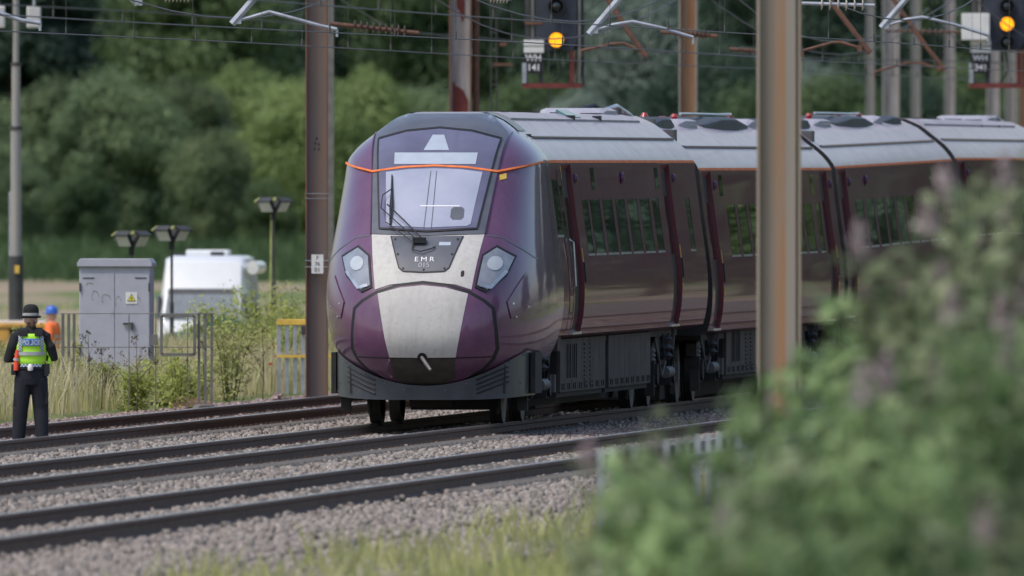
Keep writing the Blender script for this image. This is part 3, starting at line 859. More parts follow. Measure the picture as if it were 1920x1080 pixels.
def coach(idx, y_front, length, dz, label, doors, windows, cab=False, roof_kind='panels', small=(), bogies=(4.0, 20.4), cases=()):
    root = empty('railway_coach', trk(0, y_front, 0), -YAW, label, 'railway coach', 'coaches of the purple train')
    s_start = NL if cab else 0.25
    # skin in stations; a doorway is a real recess with jambs
    REC = .06
    st = [(s_start, 0.0)]
    for a, b in doors:
        st += [(a, 0.0), (a + .004, REC), (b - .004, REC), (b, 0.0)]
    if not cab: st = [(s_start - .2, 0.0)] + st
    st = st + [(length, 0.0)]
    full = []
    for a, b in zip(st, st[1:]):
        full.append(a)
        if b[0] - a[0] > 1.2:
            k = int((b[0] - a[0]) / 1.2)
            full += [(a[0] + (b[0] - a[0]) * j / (k + 1), a[1]) for j in range(1, k + 1)]
    full.append(st[-1])
    body, roof = MB(), MB()
    br, rr_ = [], []
    for q in full:
        s, ins = q[0], q[1]; k = q[2] if len(q) > 2 else 1.0
        sec = section(SIDE_Z, ins)
        br.append([(t * k, s, z + dz(s)) for t, z in sec] + [(-t * k, s, z + dz(s)) for t, z in reversed(sec)])
        sec = section(ROOF_Z)
        rr_.append([(t * k, s, z + dz(s) + .0) for t, z in sec] + [(-t * k, s, z + dz(s)) for t, z in reversed(sec)])
    body.loft(br, True, True); roof.loft(rr_, True, True)
    body.build('body_shell', purple, root, sm=True, ang=28)
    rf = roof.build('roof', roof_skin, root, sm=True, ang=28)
    if not cab:
        ssec = section(SIDE_Z) + section(ROOF_Z)[1:]
        MB().loft([[(t + .004, s, z + dz(s) + (.004 if z > 3.2 else 0)) for t, z in ssec] + [(-t - .004, s, z + dz(s) + (.004 if z > 3.2 else 0)) for t, z in reversed(ssec)] for s in (.045, .07)], True, True).build('end_seal', black_rub, root)
    MB().box((0, length / 2 + .8, .5 + dz(0)), (1.1, length - (7.5 if cab else 1.5), .72)).build('shade_block', under_dark, root)  # added dark block, keeps light from showing through under the coach
    MB().box((0, length + .15, 2.2 + dz(length)), (1.5, .5, 2.2)).build('gangway', black_rub, root)
    MB().box((0, length * .5 + .5, .98 + dz(length / 2)), (2.3, length - (5 if cab else 1.5), .10)).build('sole_bar', under_dark, root)
    for sd in (1, -1):
        side_patch('orange_line', s_start, length, 3.182, 3.216, orange, root, .004, dz, sd, n=1)
    # doors
    for i, (a, b) in enumerate(doors):
        for sd in (1, -1):
            d = side_patch('door', a + .03, b - .03, 1.12, 3.08, door_dark, root, .004, dz, sd, depth=.03, n=8, inset=REC)
            side_patch('pane', a + .25, b - .25, 2.0, 2.75, dark_glass, d, .008, dz, sd, n=3, inset=REC)
            if sd > 0:
                side_patch('edge_seal', a + .006, a + .05, 1.1, 3.1, black_rub, d, .010, dz, sd, depth=.03, n=6, inset=REC)
                side_patch('grab_strip', b + .12, b + .16, 1.95, 2.12, yellow, d, .006, dz, sd, n=1)
                side_patch('grab_strip', b + .12, b + .16, 1.52, 1.62, yellow, d, .006, dz, sd, n=1)
                side_patch('push_button', b + .1, b + .2, 1.7, 1.95, black_rub, d, .02, dz, sd, n=1)
                MB().box((1.27, (a + b) / 2, 1.075 + dz(a)), (.2, (b - a) * .9, .03)).build('door_step', chrome, d)
                lamp = MB().lathe([(0, -.02), (.06, -.02), (.07, .01), (.04, .045), (0, .05)], (side_t(2.98) + .0, b + .35, 2.98 + dz(b)), 'x', 14)
                lamp.build('door_lamp', purple_jamb, d, sm=True)
    for (s0, s1) in windows:
        for sd in (1, -1):
            w = side_patch('window', s0, s1, 2.06, 2.72, dark_glass, root, .004, dz, sd, n=4)
            if sd > 0:
                side_patch('sill', s0 - .02, s1 + .02, 2.025, 2.052, chrome, w, .010, dz, sd, n=1)
                side_patch('frame_edge', s1 + .005, s1 + .035, 2.055, 2.73, black_rub, w, .008, dz, sd, n=3)
    for (s, kind) in small:
        if kind == 'panel':
            side_patch('display_panel', s, s + .5, 2.84, 3.12, dark_glass, root, .006, dz, 1, n=2)
        else:
            MB().lathe([(0, -.02), (.07, -.02), (.08, .02), (.05, .05), (0, .055)], (side_t(2.99), s, 2.99 + dz(s)), 'x', 14).build('side_camera', purple_jamb, root, sm=True)
    # gutter along the roof shoulder
    for sd in (1, -1):
        z = 3.485; t = row(z, 1)
        MB().loft([[(sd * (t + .015), s, z + dz(s)), (sd * (t + .02), s, z + .022 + dz(s)), (sd * (t - .03), s, z + .03 + dz(s)), (sd * (t - .03), s, z + dz(s))] for s in (s_start + .6, length * .5, length - .25)]).build('gutter', nose_grey, rf)
    # roof modules
    def rbox(name, s0, s1, hw, h, material, taper=.35, z=3.795, t0=0.0):
        mb = MB()
        prof = lambda k, g: [(t0 + hw * g, z - .06 + dz(s0)), (t0 + hw * g * .97, z + h * k * .7 + dz(s0)), (t0 + hw * g * .8, z + h * k + dz(s0)), (t0 - hw * g * .8, z + h * k + dz(s0)), (t0 - hw * g * .97, z + h * k * .7 + dz(s0)), (t0 - hw * g, z - .06 + dz(s0))]
        mb.loft([[(a, s, b) for a, b in prof(k, g)] for s, k, g in ((s0, .12, .9), (s0 + taper, 1, 1), (s1 - taper, 1, 1), (s1, .12, .9))])
        return mb.build(name, material, rf, bevel=.01)
    if roof_kind == 'panels':
        s = s_start + .9
        i = 0
        while s < length - 2.4:
            k = (1.15, 1.0, 1.3)[i % 3]
            MB().loft([[(a, q, b + dz(q)) for a, b in ((.66, 3.66), (.665, 3.735), (.5, 3.80), (.43, 3.812), (-.43, 3.812), (-.5, 3.80), (-.665, 3.735), (-.66, 3.66))] for q in (s, s + k - .03)]).build('roof_panel', roof_grey, rf)
            if i % 4 == 1:
                for q in range(5):
                    MB().box((.36, s + .1 + q * .18, 3.82 + dz(s)), (.22, .08, .012)).build('grille_bar', black_rub, rf)
            s += k; i += 1
        MB().box((.52, 14.8, 3.80), (.2, 1.6, .03), M=Matrix.Rotation(R(28), 3, 'Y')).build('roof_hatch', roof_teal, rf)
        MB().box((.62, 14.0, 3.755), (.1, .25, .06)).build('lifting_eye', black_rub, rf)
        MB().box((.62, 18.0, 3.755), (.1, .25, .06)).build('lifting_eye', black_rub, rf)
        rbox('roof_fairing', length - 5.2, length - 2.2, .45, .10, roof_grey, .8)
        rbox('roof_fairing', length - 2.1, length - .3, .30, .06, nose_grey, .4)
        MB().tube([(.2, length - 2.4, 3.86), (.32, length - 1.6, 3.93), (.42, length - .8, 3.82), (.5, length - .2, 3.7)], .03, 8).build('roof_cable', chrome, rf, sm=True)
        MB().tube([(-.1, length - 2.4, 3.88), (.0, length - 1.3, 3.94), (.1, length - .3, 3.80)], .03, 8).build('roof_cable', black_rub, rf, sm=True)
        for q in range(3):
            MB().box((.3, length - 1.9 + q * .5, 3.84), (.14, .18, .10)).build('cable_clamp', steel_mid, rf)
    else:
        rbox('roof_fairing', 1.0, 4.6, .60, .10, roof_dark, 1.2)
        rbox('roof_hood', 5.6, 8.4, .58, .08, roof_grey, .5)
        MB().box((.50, 7.0, 3.83 + dz(6)), (.16, 1.4, .025), M=Matrix.Rotation(R(25), 3, 'Y')).build('roof_hatch', roof_teal, rf)
        rbox('roof_fairing', 9.4, 17.0, .62, .12, roof_dark, 2.6)
        rbox('roof_hood', 17.6, 19.0, .56, .10, roof_grey, .5)
        rbox('roof_fairing', 19.6, length - .8, .58, .09, roof_dark, 1.0)
        for q, (t, s, h) in enumerate(((.18, 8.9, .2), (.0, 9.15, .16), (-.25, 9.2, .22), (.3, 17.1, .18), (.0, 17.2, .16))):
            MB().lathe([(0, 0), (.035, 0), (.06, .03), (.035, .06), (.06, .08), (.035, .10), (.06, .12), (.03, h * .8)], (t, s, 3.79 + dz(s)), 'z', 12).build('insulator', insul_red, rf, sm=True)
        MB().tube([(.25, 9.0, 3.95 + dz(9)), (.3, 11.8, 3.95 + dz(9)), (.3, 15, 3.95 + dz(9)), (.3, 17.1, 3.96 + dz(9))], .022, 6).build('roof_conductor', chrome, rf, sm=True)
        MB().box((.78, .7, 3.62 + dz(0)), (.16, .5, .2)).box((.45, .5, 3.80 + dz(0)), (.3, .3, .12)).build('junction_box', steel_mid, rf)
    for s in bogies: bogie(root, s)
    for a, b, k in cases: underframe(root, a, b, k)
    return root

SM1 = [(9.7, 'panel'), (14.2, 'camera'), (19.5, 'panel')]
W1 = [(8.15 + i * 1.78, 8.15 + i * 1.78 + 1.42) for i in range(6)] + [(18.9, 19.9)]
lead = coach(1, 300.8, 26.2, lambda s: 0.0, 'leading purple coach with pointed cab, white nose stripe and raked windscreen', [(5.5, 6.9), (20.6, 22.0)],
             [(8.0, 8.75)] + [(9.15 + i * 1.9, 9.15 + i * 1.9 + 1.36) for i in range(5)] + [(18.7, 19.6), (24.0, 24.6)], True, 'panels', SM1, (3.45, 22.4), [(5.9, 12.6, 'vents'), (13.1, 19.6, 'plain')])
coach(2, 327.55, 23.7, lambda s: -.10, 'second purple coach, partly hidden by the thick near mast', [(.6, 2.0), (21.2, 22.6)],
      [(4.0 + i * 1.95, 4.0 + i * 1.95 + 1.36) for i in range(8)] + [(20.0, 20.6)], False, 'pan', [(3.2, 'panel'), (11, 'camera'), (19.4, 'panel')], (2.9, 20.6), [(5.2, 11.6, 'vents'), (12.1, 18.4, 'plain')])
coach(3, 351.75, 23.9, lambda s: -.08 + .0045 * s, 'third purple coach, right of the thick near mast above the blurred bush', [(.6, 2.0), (21.2, 22.6)],
      [(3.2 + i * 2.05, 3.2 + i * 2.05 + 1.4) for i in range(8)] + [(19.8, 20.5)], False, 'pan', [(5.5, 'camera'), (18.6, 'panel')], (2.9, 20.6), [(5.2, 11.6, 'vents'), (12.1, 18.4, 'plain')])
coach(4, 376.3, 23.9, lambda s: .05, 'fourth purple coach, cut by the right edge of the picture', [(.6, 2.0), (21.2, 22.6)],
      [(3.2 + i * 2.05, 3.2 + i * 2.05 + 1.4) for i in range(8)], False, 'panels', [(2.6, 'panel'), (8.5, 'camera')], (2.9, 20.6), [(5.2, 11.6, 'plain')])

def build_nose(root):
    # skin
    mb = MB()
    zs = [.40, .425, .45, .5, .55, .62, .7, .78, .85, .95, 1.05, 1.17, 1.3, 1.42, 1.55, 1.68, 1.8, 1.92, 2.05, 2.18, 2.3, 2.45, 2.6, 2.8, 3.0, 3.1, 3.2, 3.25, 3.3, 3.36, 3.42, 3.5, 3.57, 3.64, 3.7, 3.74, 3.78, 3.80]
    NT = 84
    rings = []
    for z in zs:
        w, sc = row(z, 1), row(z, 2)
        ring = []
        for i in range(NT + 1):
            th = -math.pi / 2 + math.pi * i / NT
            c, s = max(0.0, math.cos(th)), math.sin(th)
            ring.append((math.copysign(w * abs(s) ** (2 / NA), s), NL - (NL - sc) * c ** (2 / NA), z))
        rings.append(ring)
    mb.loft(rings, False, False)
    e = len(mb.v) - (NT + 1)
    mb.face([e + i for i in range(NT + 1)]); mb.face([i for i in range(NT + 1)][::-1])
    mb.build('nose_cone', nose_purple, root, sm=True, ang=60)
    # grey windscreen surround running up into the roof cap
    cap = nose_patch('windscreen_surround', [(-.805, 3.54), (-.55, 3.775), (.55, 3.775), (.805, 3.54), (.685, 2.31), (0, 2.29), (-.685, 2.31)], nose_grey, root, .012, rings=14, step=.06)
    MB().loft([[(row(z, 1) + .005, s, z + .007) for z in (3.57, 3.64, 3.7, 3.74, 3.78, 3.80)] + [(-row(z, 1) - .005, s, z + .007) for z in (3.80, 3.78, 3.74, 3.7, 3.64, 3.57)] for s in (3.7, 4.2, 4.75)], False, False).build('roof_cap', nose_grey, root, sm=True)
    gl = nose_patch('windscreen', [(-.745, 3.465), (-.40, 3.557), (0, 3.595), (.40, 3.557), (.745, 3.465), (.66, 2.85), (.592, 2.37), (0, 2.335), (-.592, 2.37), (-.66, 2.85)], screen_band, root, .020, rings=14, step=.06)
    gb = [(-.745, 3.465), (-.40, 3.557), (0, 3.595), (.40, 3.557), (.745, 3.465), (.66, 2.85), (.592, 2.37), (0, 2.335), (-.592, 2.37), (-.66, 2.85)]
    nose_ribbon('glazing_seal', gb, .022, black_rub, gl, .0235, closed=True)
    nose_patch('lower_pane', [(-.585, 3.05), (-.3, 3.085), (0, 3.095), (.3, 3.085), (.585, 3.05), (.51, 2.42), (.47, 2.395), (0, 2.375), (-.47, 2.395), (-.51, 2.42)], screen_sky, gl, .026, .008, 12, .05)
    nose_patch('headsign', [(-.505, 3.285), (.505, 3.285), (.495, 3.146), (-.495, 3.146)], sign_pale, gl, .027, .008, 6, .05)
    nose_patch('marker_light', [(-.07, 3.502), (.07, 3.502), (.155, 3.315), (-.155, 3.315)], sign_pale, gl, .027, .008, 6, .05)
    for t in (-.035, .035):
        nose_ribbon('screen_line', [(t, 3.06), (t * 1.3, 2.36)], .010, nose_grey, gl, .029)
    nose_patch('dash_lamp', [(.26, 2.62), (.42, 2.62), (.42, 2.47), (.26, 2.47)], nose_grey, gl, .030, .006, 3, .05, 1)
    nose_ribbon('dash_edge', [(-.12, 2.635), (.36, 2.635)], .012, white_txt, gl, .030)
    # orange line round the nose
    nose_ribbon('orange_line', [(-1.175, 3.178), (-1.13, 3.16), (-.99, 3.118), (-.755, 3.062), (-.39, 3.111), (0, 3.13), (.39, 3.111), (.755, 3.062), (.99, 3.118), (1.13, 3.16), (1.2, 3.19)], .021, orange, root, .026, .03)
    nose_patch('yellow_label', [(.79, 3.03), (.86, 3.05), (.87, 2.985), (.80, 2.965)], yellow, root, .01, rings=2)
    # side creases
    for sg in (-1, 1):
        nose_ribbon('pillar_edge', [(sg * .835, 3.55), (sg * .765, 3.06), (sg * .70, 2.31)], .014, purple_jamb, root, .016)
        nose_ribbon('panel_seam', [(sg * .70, 2.30), (sg * .9, 2.27), (sg * 1.12, 2.13), (sg * 1.27, 2.0)], .014, nose_grey, root, .004)
        # headlamps
        hp = [(sg * .84, 2.174), (sg * 1.065, 2.046), (sg * .975, 1.80), (sg * .76, 1.602), (sg * .622, 1.665), (sg * .682, 2.06)]
        cx, cz = sg * .83, 1.89
        h = nose_patch('headlight', hp, black_rub, root, .012, rings=6)
        nose_patch('lens', [(cx + (x - cx) * .88, cz + (z - cz) * .88) for x, z in hp], lens_mat, h, .018, rings=6)
        circ = [(cx + .085 * math.cos(a * .393), cz + .06 + .085 * math.sin(a * .393)) for a in range(16)]
        nose_patch('lamp', circ, lamp_mat, h, .026, rings=4)
        nose_ribbon('daytime_strip', [(sg * (.985 - .02), 1.86), (sg * .80, 1.66), (sg * .68, 1.69)], .035, chrome, h, .024)
        nose_patch('access_panel', [(sg * 1.15, 1.815), (sg * .985, 1.49), (sg * 1.03, 1.283), (sg * 1.255, 1.415)], purple_jamb, root, .004, rings=5)
        nose_patch('access_panel', [(sg * (1.12 + (q[0] - 1.12) * .95), 1.49 + (q[1] - 1.49) * .95) for q in ((1.15, 1.815), (.985, 1.49), (1.03, 1.283), (1.255, 1.415))], nose_purple, root, .012, rings=5)
        for q in ((1.05, 1.47), (1.08, 1.31), (1.2, 1.43)):
            nose_patch('bolt', [(sg * q[0] + .012 * math.cos(a), q[1] + .014 * math.sin(a)) for a in (0, 1, 2, 3, 4, 5)], chrome, root, .018, rings=1)
    # white centre stripe above the hatch
    nose_patch('white_stripe', [(-.685, 2.305), (0, 2.285), (.685, 2.305), (.63, 1.95), (.585, 1.64), (.4, 1.70), (0, 1.745), (-.4, 1.70), (-.585, 1.64), (-.63, 1.95)], nose_white, root, .008, rings=12)
    ep = nose_patch('number_panel', [(-.435, 2.283), (0, 2.28), (.435, 2.283), (.30, 1.90), (.25, 1.862), (0, 1.85), (-.25, 1.862), (-.30, 1.90)], nose_grey, root, .014, rings=8)
    nose_ribbon('panel_rim', [(-.44, 2.28), (-.305, 1.90), (-.25, 1.857), (0, 1.845), (.25, 1.857), (.305, 1.90), (.44, 2.28)], .014, black_rub, ep, .017)
    for q in ((-.38, 2.24), (.38, 2.24), (-.33, 2.06), (.33, 2.06), (-.25, 1.89), (.25, 1.89), (0, 1.875)):
        nose_patch('bolt', [(q[0] + .014 * math.cos(a), q[1] + .014 * math.sin(a)) for a in (0, 1, 2, 3, 4, 5)], black_rub, ep, .020, rings=1)
    nose_patch('pale_label', [(.16, 2.205), (.30, 2.205), (.30, 2.165), (.16, 2.165)], sign_pale, ep, .018, rings=2)
    lettering('EMR', .078, white_txt, ep, None, spacing=1.45, bold=0.0, stretch=1.35, fn=lambda c: nose_p(c.x, 1.995 + c.y * 1.0, .019 + c.z))
    lettering('015', .080, grey_txt, ep, None, bold=.001, stretch=1.15, fn=lambda c: nose_p(c.x, 1.925 + c.y, .019 + c.z))
    nose_patch('horn_slot', [(.45, 1.86), (.49, 1.87), (.49, 1.80), (.45, 1.79)], black_rub, root, .012, rings=2, round_=1)
    # coupler hatch
    hat = [(0, 1.722), (.30, 1.69), (.57, 1.60), (.74, 1.50), (.84, 1.41), (.87, 1.15), (.878, .93), (.82, .80), (.70, .68), (.45, .53), (.2, .462), (0, .45)]
    hat = hat + [(-x, z) for x, z in hat[-2:0:-1]]
    nose_ribbon('hatch_seal', hat, .046, black_rub, root, .006, closed=True)
    hx = [(x * .972, 1.1 + (z - 1.1) * .972) for x, z in hat]
    hp = nose_patch('coupler_hatch', hx, nose_purple, root, .016, rings=14)
    nose_patch('white_stripe', [(-.545, 1.588), (-.27, 1.66), (0, 1.686), (.27, 1.66), (.545, 1.588), (.49, 1.28), (.45, 1.06), (.40, .83), (0, .825), (-.40, .83), (-.45, 1.06), (-.49, 1.28)], nose_white, hp, .020, .006, rings=12)
    nose_patch('lower_flap', [(-.395, .815), (.395, .815), (.37, .58), (.2, .49), (0, .478), (-.2, .49), (-.37, .58)], flap_dark, hp, .020, .006, rings=8)
    nose_ribbon('flap_seam', [(-.84, .835), (-.4, .822), (0, .820), (.4, .822), (.84, .835)], .010, black_rub, hp, .022)
    nose_patch('coupler_hole', [(.0 + .062 * math.cos(a * .45), .82 + .066 * math.sin(a * .45)) for a in range(14)], black_rub, hp, .025, rings=3)
    MB().tube([(.0, .02, .82), (.065, -.10, .74), (.125, -.17, .665)], [.022, .024, .020], 10).build('coupling_pin', steel_mid, hp, sm=True)
    # wiper
    wp = empty('wiper', (0, 0, 0)); wp.parent = root
    P = lambda t, z, o: nose_p(t, z, o)
    MB().lathe([(0, 0), (.05, 0), (.05, .05), (0, .06)], P(-.08, 2.2, .01), 'y', 12).box(P(-.08, 2.20, .05), (.16, .08, .07)).build('pivot', black_rub, wp)
    MB().tube([P(-.06, 2.22, .07), P(-.3, 2.42, .10), P(-.50, 2.60, .10)], .009, 6).build('arm', black_rub, wp, sm=True)
    MB().tube([P(-.12, 2.20, .07), P(-.35, 2.37, .10), P(-.57, 2.56, .10), P(-.57, 2.72, .09), P(-.48, 2.80, .08)], .007, 6).build('arm', black_rub, wp, sm=True)
    MB().tube([P(-.14, 2.16, .06), P(-.3, 2.26, .08), P(-.5, 2.40, .08)], .007, 6).build('arm', black_rub, wp, sm=True)
    MB().tube([P(-.455, 2.40, .045), P(-.46, 2.62, .07), P(-.475, 2.78, .05), P(-.50, 3.0, .045)], [.012, .024, .016, .008], 6).build('blade', black_rub, wp, sm=True)
    MB().tube([P(-.15, 2.16, .04), P(-.16, 2.10, .04), P(-.05, 2.07, .05), P(.08, 2.11, .04), P(.12, 2.14, .03)], .008, 6).build('washer_hose', black_rub, wp, sm=True)
    # skirt
    def sk(t, z, off=0.0):
        w = 1.20; L_ = 2.3; s0 = .42 + .10 * (.85 - z)
        u = min(.999, abs(t) / w)
        return Vector((t, L_ - (L_ - s0) * (1 - u ** 3.0) ** (1 / 3.0) - off, z))
    mb = MB()
    rings = []
    n = 40
    for i in range(n + 1):
        th = -math.pi / 2 + math.pi * i / n
        t = 1.20 * math.copysign(abs(math.sin(th)) ** (2 / 3.0), math.sin(th)) * .9995
        zt = .47 + .45 * (abs(t) / 1.2) ** 2.0
        zb = .30 + .05 * (abs(t) / 1.2) ** 4
        col = [sk(t, zb + (zt - zb) * k / 4) for k in range(5)]
        rings.append(col + [c + Vector((0, .08, 0)) for c in reversed(col)])
    mb.loft(rings, True, True)
    sko = mb.build('front_skirt', skirt_grey, root, sm=True, ang=50)
    for sg in (-1, 1):
        for k in range(4):
            a = Vector((sg * (.62 + .0 * k), .54 - .055 * k)); b = Vector((sg * (.98 - .0 * k), .70 - .06 * k))
            pts = [sk(a.x + (b.x - a.x) * q / 4, a.y + (b.y - a.y) * q / 4, .006) for q in range(5)]
            MB().tube(pts, .011, 6).build('vent_slot', black_rub, sko)
        for t, z in ((.25, .42), (.5, .50), (.75, .62), (1.0, .76), (1.13, .84), (1.15, .40), (1.1, .5)):
            MB().lathe([(0, -.012), (.012, -.012), (.014, .004)], sk(sg * t, z), 'y', 8).build('bolt', steel_mid, sko)
        MB().box((sg * 1.22, 2.0, .62), (.06, .9, .5)).build('side_skirt', under_dark, root)
    MB().box((.0, 1.3, .26), (.5, .4, .10)).build('snow_plough_bracket', under_dark, root)
    MB().box((0, 1.6, .55), (1.9, 1.6, .34)).build('coupler_frame', under_dark, root)
    # cab side: window, cab door, handle, step
    dz0 = lambda s: 0.0
    for sd in (1, -1):
        w = side_patch('cab_window', NL + .05, NL + .75, 2.30, 2.98, dark_glass, root, .004, dz0, sd, n=4)
        side_patch('sill', NL + .03, NL + .77, 2.265, 2.295, chrome, w, .010, dz0, sd, n=1)
        d = side_patch('cab_door', NL + .85, NL + 1.4, 1.15, 3.08, purple, root, .002, dz0, sd, n=10)
        side_patch('edge_seal', NL + .83, NL + .86, 1.12, 3.1, black_rub, d, .006, dz0, sd, n=8)
        side_patch('edge_seal', NL + 1.39, NL + 1.42, 1.12, 3.1, black_rub, d, .006, dz0, sd, n=8)
        side_patch('pane', NL + .98, NL + 1.3, 2.25, 2.9, dark_glass, d, .006, dz0, sd, n=3)
        t = side_t(1.9)
        MB().tube([(sd * (t + .0), NL + 1.36, 1.62), (sd * (t + .05), NL + 1.36, 1.66), (sd * (t + .02), NL + 1.36, 2.2), (sd * (t - .03), NL + 1.36, 2.24)], .014, 8).build('handle', chrome, d, sm=True)
        side_patch('yellow_mark', NL + 1.45, NL + 1.5, 2.98, 3.14, yellow, root, .006, dz0, sd, n=1)
        MB().box((sd * 1.16, 4.75, .96), (.22, .5, .2)).build('step_box', under_grey, root, bevel=.01)
    MB().box((.9, 4.4, 3.51), (.08, .3, .05)).build('rain_strip', black_rub, root)
build_nose(lead)

# ------------------------------------------------------------------ masts, signals and overhead line
def h_mast(name, px_l, px_r, d, z0, z1, label, cat='mast', web=None, flange=None, rz=0.0, group='overhead line masts', depth=None):
    """rolled steel H column, its web and two flanges seen from the front"""
    w = (px_r - px_l) * d / FOC
    x = ((px_l + px_r) / 2 - 960) * d / FOC
    root = empty(name, (x, d, z0), rz, label, cat, group)
    h = z1 - z0
    k = depth or w
    t = w * .07
    mb = MB()
    mb.prism([(-w / 2 + t, -.006), (w / 2 - t, -.006), (w / 2 - t, .006), (-w / 2 + t, .006)], 0, h, lambda a, b, c: (a, b, c))
    mb.build('web', web, root)
    for sg in (-1, 1):
        MB().box((sg * (w / 2 - t / 2), 0, h / 2), (t, k, h)).build('flange', flange, root, bevel=.004)
    MB().box((0, 0, .02), (w * 1.6, w * 1.6, .06)).build('base_plate', concrete, root)
    return root, w
brown, bw = h_mast('overhead_line_mast', 573, 615, 352, -.32, 8.2, 'brown weathered steel mast with number plate, close left of the train nose', web=mast_brown, flange=mast_edge)
# number plate strapped to the mast
pl = MB().box((.01, -.17, 2.07), (.17, .01, .27)).build('number_plate', plate_white, brown)
lettering('F', .075, black_txt, pl, (.01, -.177, 2.155)); lettering('76', .075, black_txt, pl, (.01, -.177, 2.07)); lettering('01', .085, black_txt, pl, (.01, -.177, 1.985))
for z in (2.03, 2.12):
    MB().box((0, -.165, z), (bw + .01, .006, .012)).build('strap', galv, brown)
for z in (3.00, 3.07):
    MB().box((0, -.165, z), (bw + .01, .006, .006)).build('strap', galv, brown)
for q, (a, b) in enumerate(((-.02, 3.78), (.03, 3.77), (-.03, 3.70), (.03, 3.70), (0, 3.85))):
    MB().box((a, -.010, b), (.022, .008, .03)).build('stencil_mark', black_txt, brown)
near, nw = h_mast('overhead_line_mast', 1419, 1502, 222, -.3, 7.6, 'thick rust streaked mast standing nearest, in front of the second coach', web=mast_near, flange=mast_near, depth=.18)
MB().box((.01, -.013, 4), (nw * .26, .012, 8)).build('rust_band', mast_tan, near)
MB().box((.105, -.05, 4), (.09, .09, 8)).build('angle_iron', mast_warm, near)
h_mast('overhead_line_mast', 842, 884, 425, -.35, 8.5, 'flaking white mast patched with red oxide above the cab roof', web=mast_pale, flange=mast_edge)
rm = bpy.data.objects['overhead_line_mast.002']
MB().prism([(-.13, 3.6), (.13, 3.6), (.13, 4.62), (.06, 4.78), (-.02, 4.84), (-.08, 4.86), (-.10, 4.94), (-.13, 4.90)], -.016, -.010, lambda a, b, c: (a, c, b)).build('red_oxide_patch', mast_red, rm)
MB().prism([(-.06, 6.5), (.08, 6.5), (.08, 6.05), (.03, 5.95), (-.02, 6.15), (-.06, 6.2)], -.016, -.010, lambda a, b, c: (a, c, b)).build('red_oxide_patch', mast_red, rm)
MB().tube([(.27, .1, 0), (.27, .1, 8.5)], .06, 8).build('cable_duct', rust, rm)
mo, _ = h_mast('overhead_line_mast', 1273, 1307, 455, -.35, 8.5, 'orange rusty mast behind the joint of the first and second coach', web=mast_orange, flange=mast_grey)
for (a, b, d, lab, mt) in ((1624, 1639, 640, 'slim grey far mast, first right of the thick near mast', mast_grey), (1655, 1686, 560, 'broad pale far mast, second right of the thick near mast', mast_pale),
                           (1709, 1725, 700, 'slim grey far mast right of the broad pale one', mast_grey), (1772, 1790, 680, 'slim grey far mast left of the right hand signal', mast_pale),
                           (1850, 1874, 600, 'pale brown far mast right beneath the right hand signal', mast_pale), (1885, 1905, 660, 'bluish grey far mast beside the pale brown one under the signal', mast_grey),
                           (1909, 1932, 610, 'rusty far mast at the right edge of the picture', mast_orange)):
    h_mast('overhead_line_mast', a, b, d, -.35, 9.5, lab, web=mt, flange=mast_grey)
# slim rodding post with brackets right of the white mast
rp = empty('ladder_post', at(926, 310, 430) * Vector((1, 1, 0)) + Vector((0, 0, -.35)), 0, 'thin dark ladder post between the flaking mast and the amber signal', 'post')
for a in (-.05, .05):
    MB().tube([(a, 0, 0), (a, 0, 7)], .014, 6).build('rail', hinge_dark, rp)
for k in range(22):
    MB().tube([(-.05, 0, .4 + k * .3), (.05, 0, .4 + k * .3)], .01, 5).build('rung', hinge_dark, rp)
MB().box((.15, 0, 5.25), (.35, .05, .05)).box((.16, 0, 5.6), (.12, .06, .06)).build('bracket', rust, rp)
MB().tube([(.95, 0, 0), (.95, 0, 7)], .012, 6).build('rod', hinge_dark, rp)

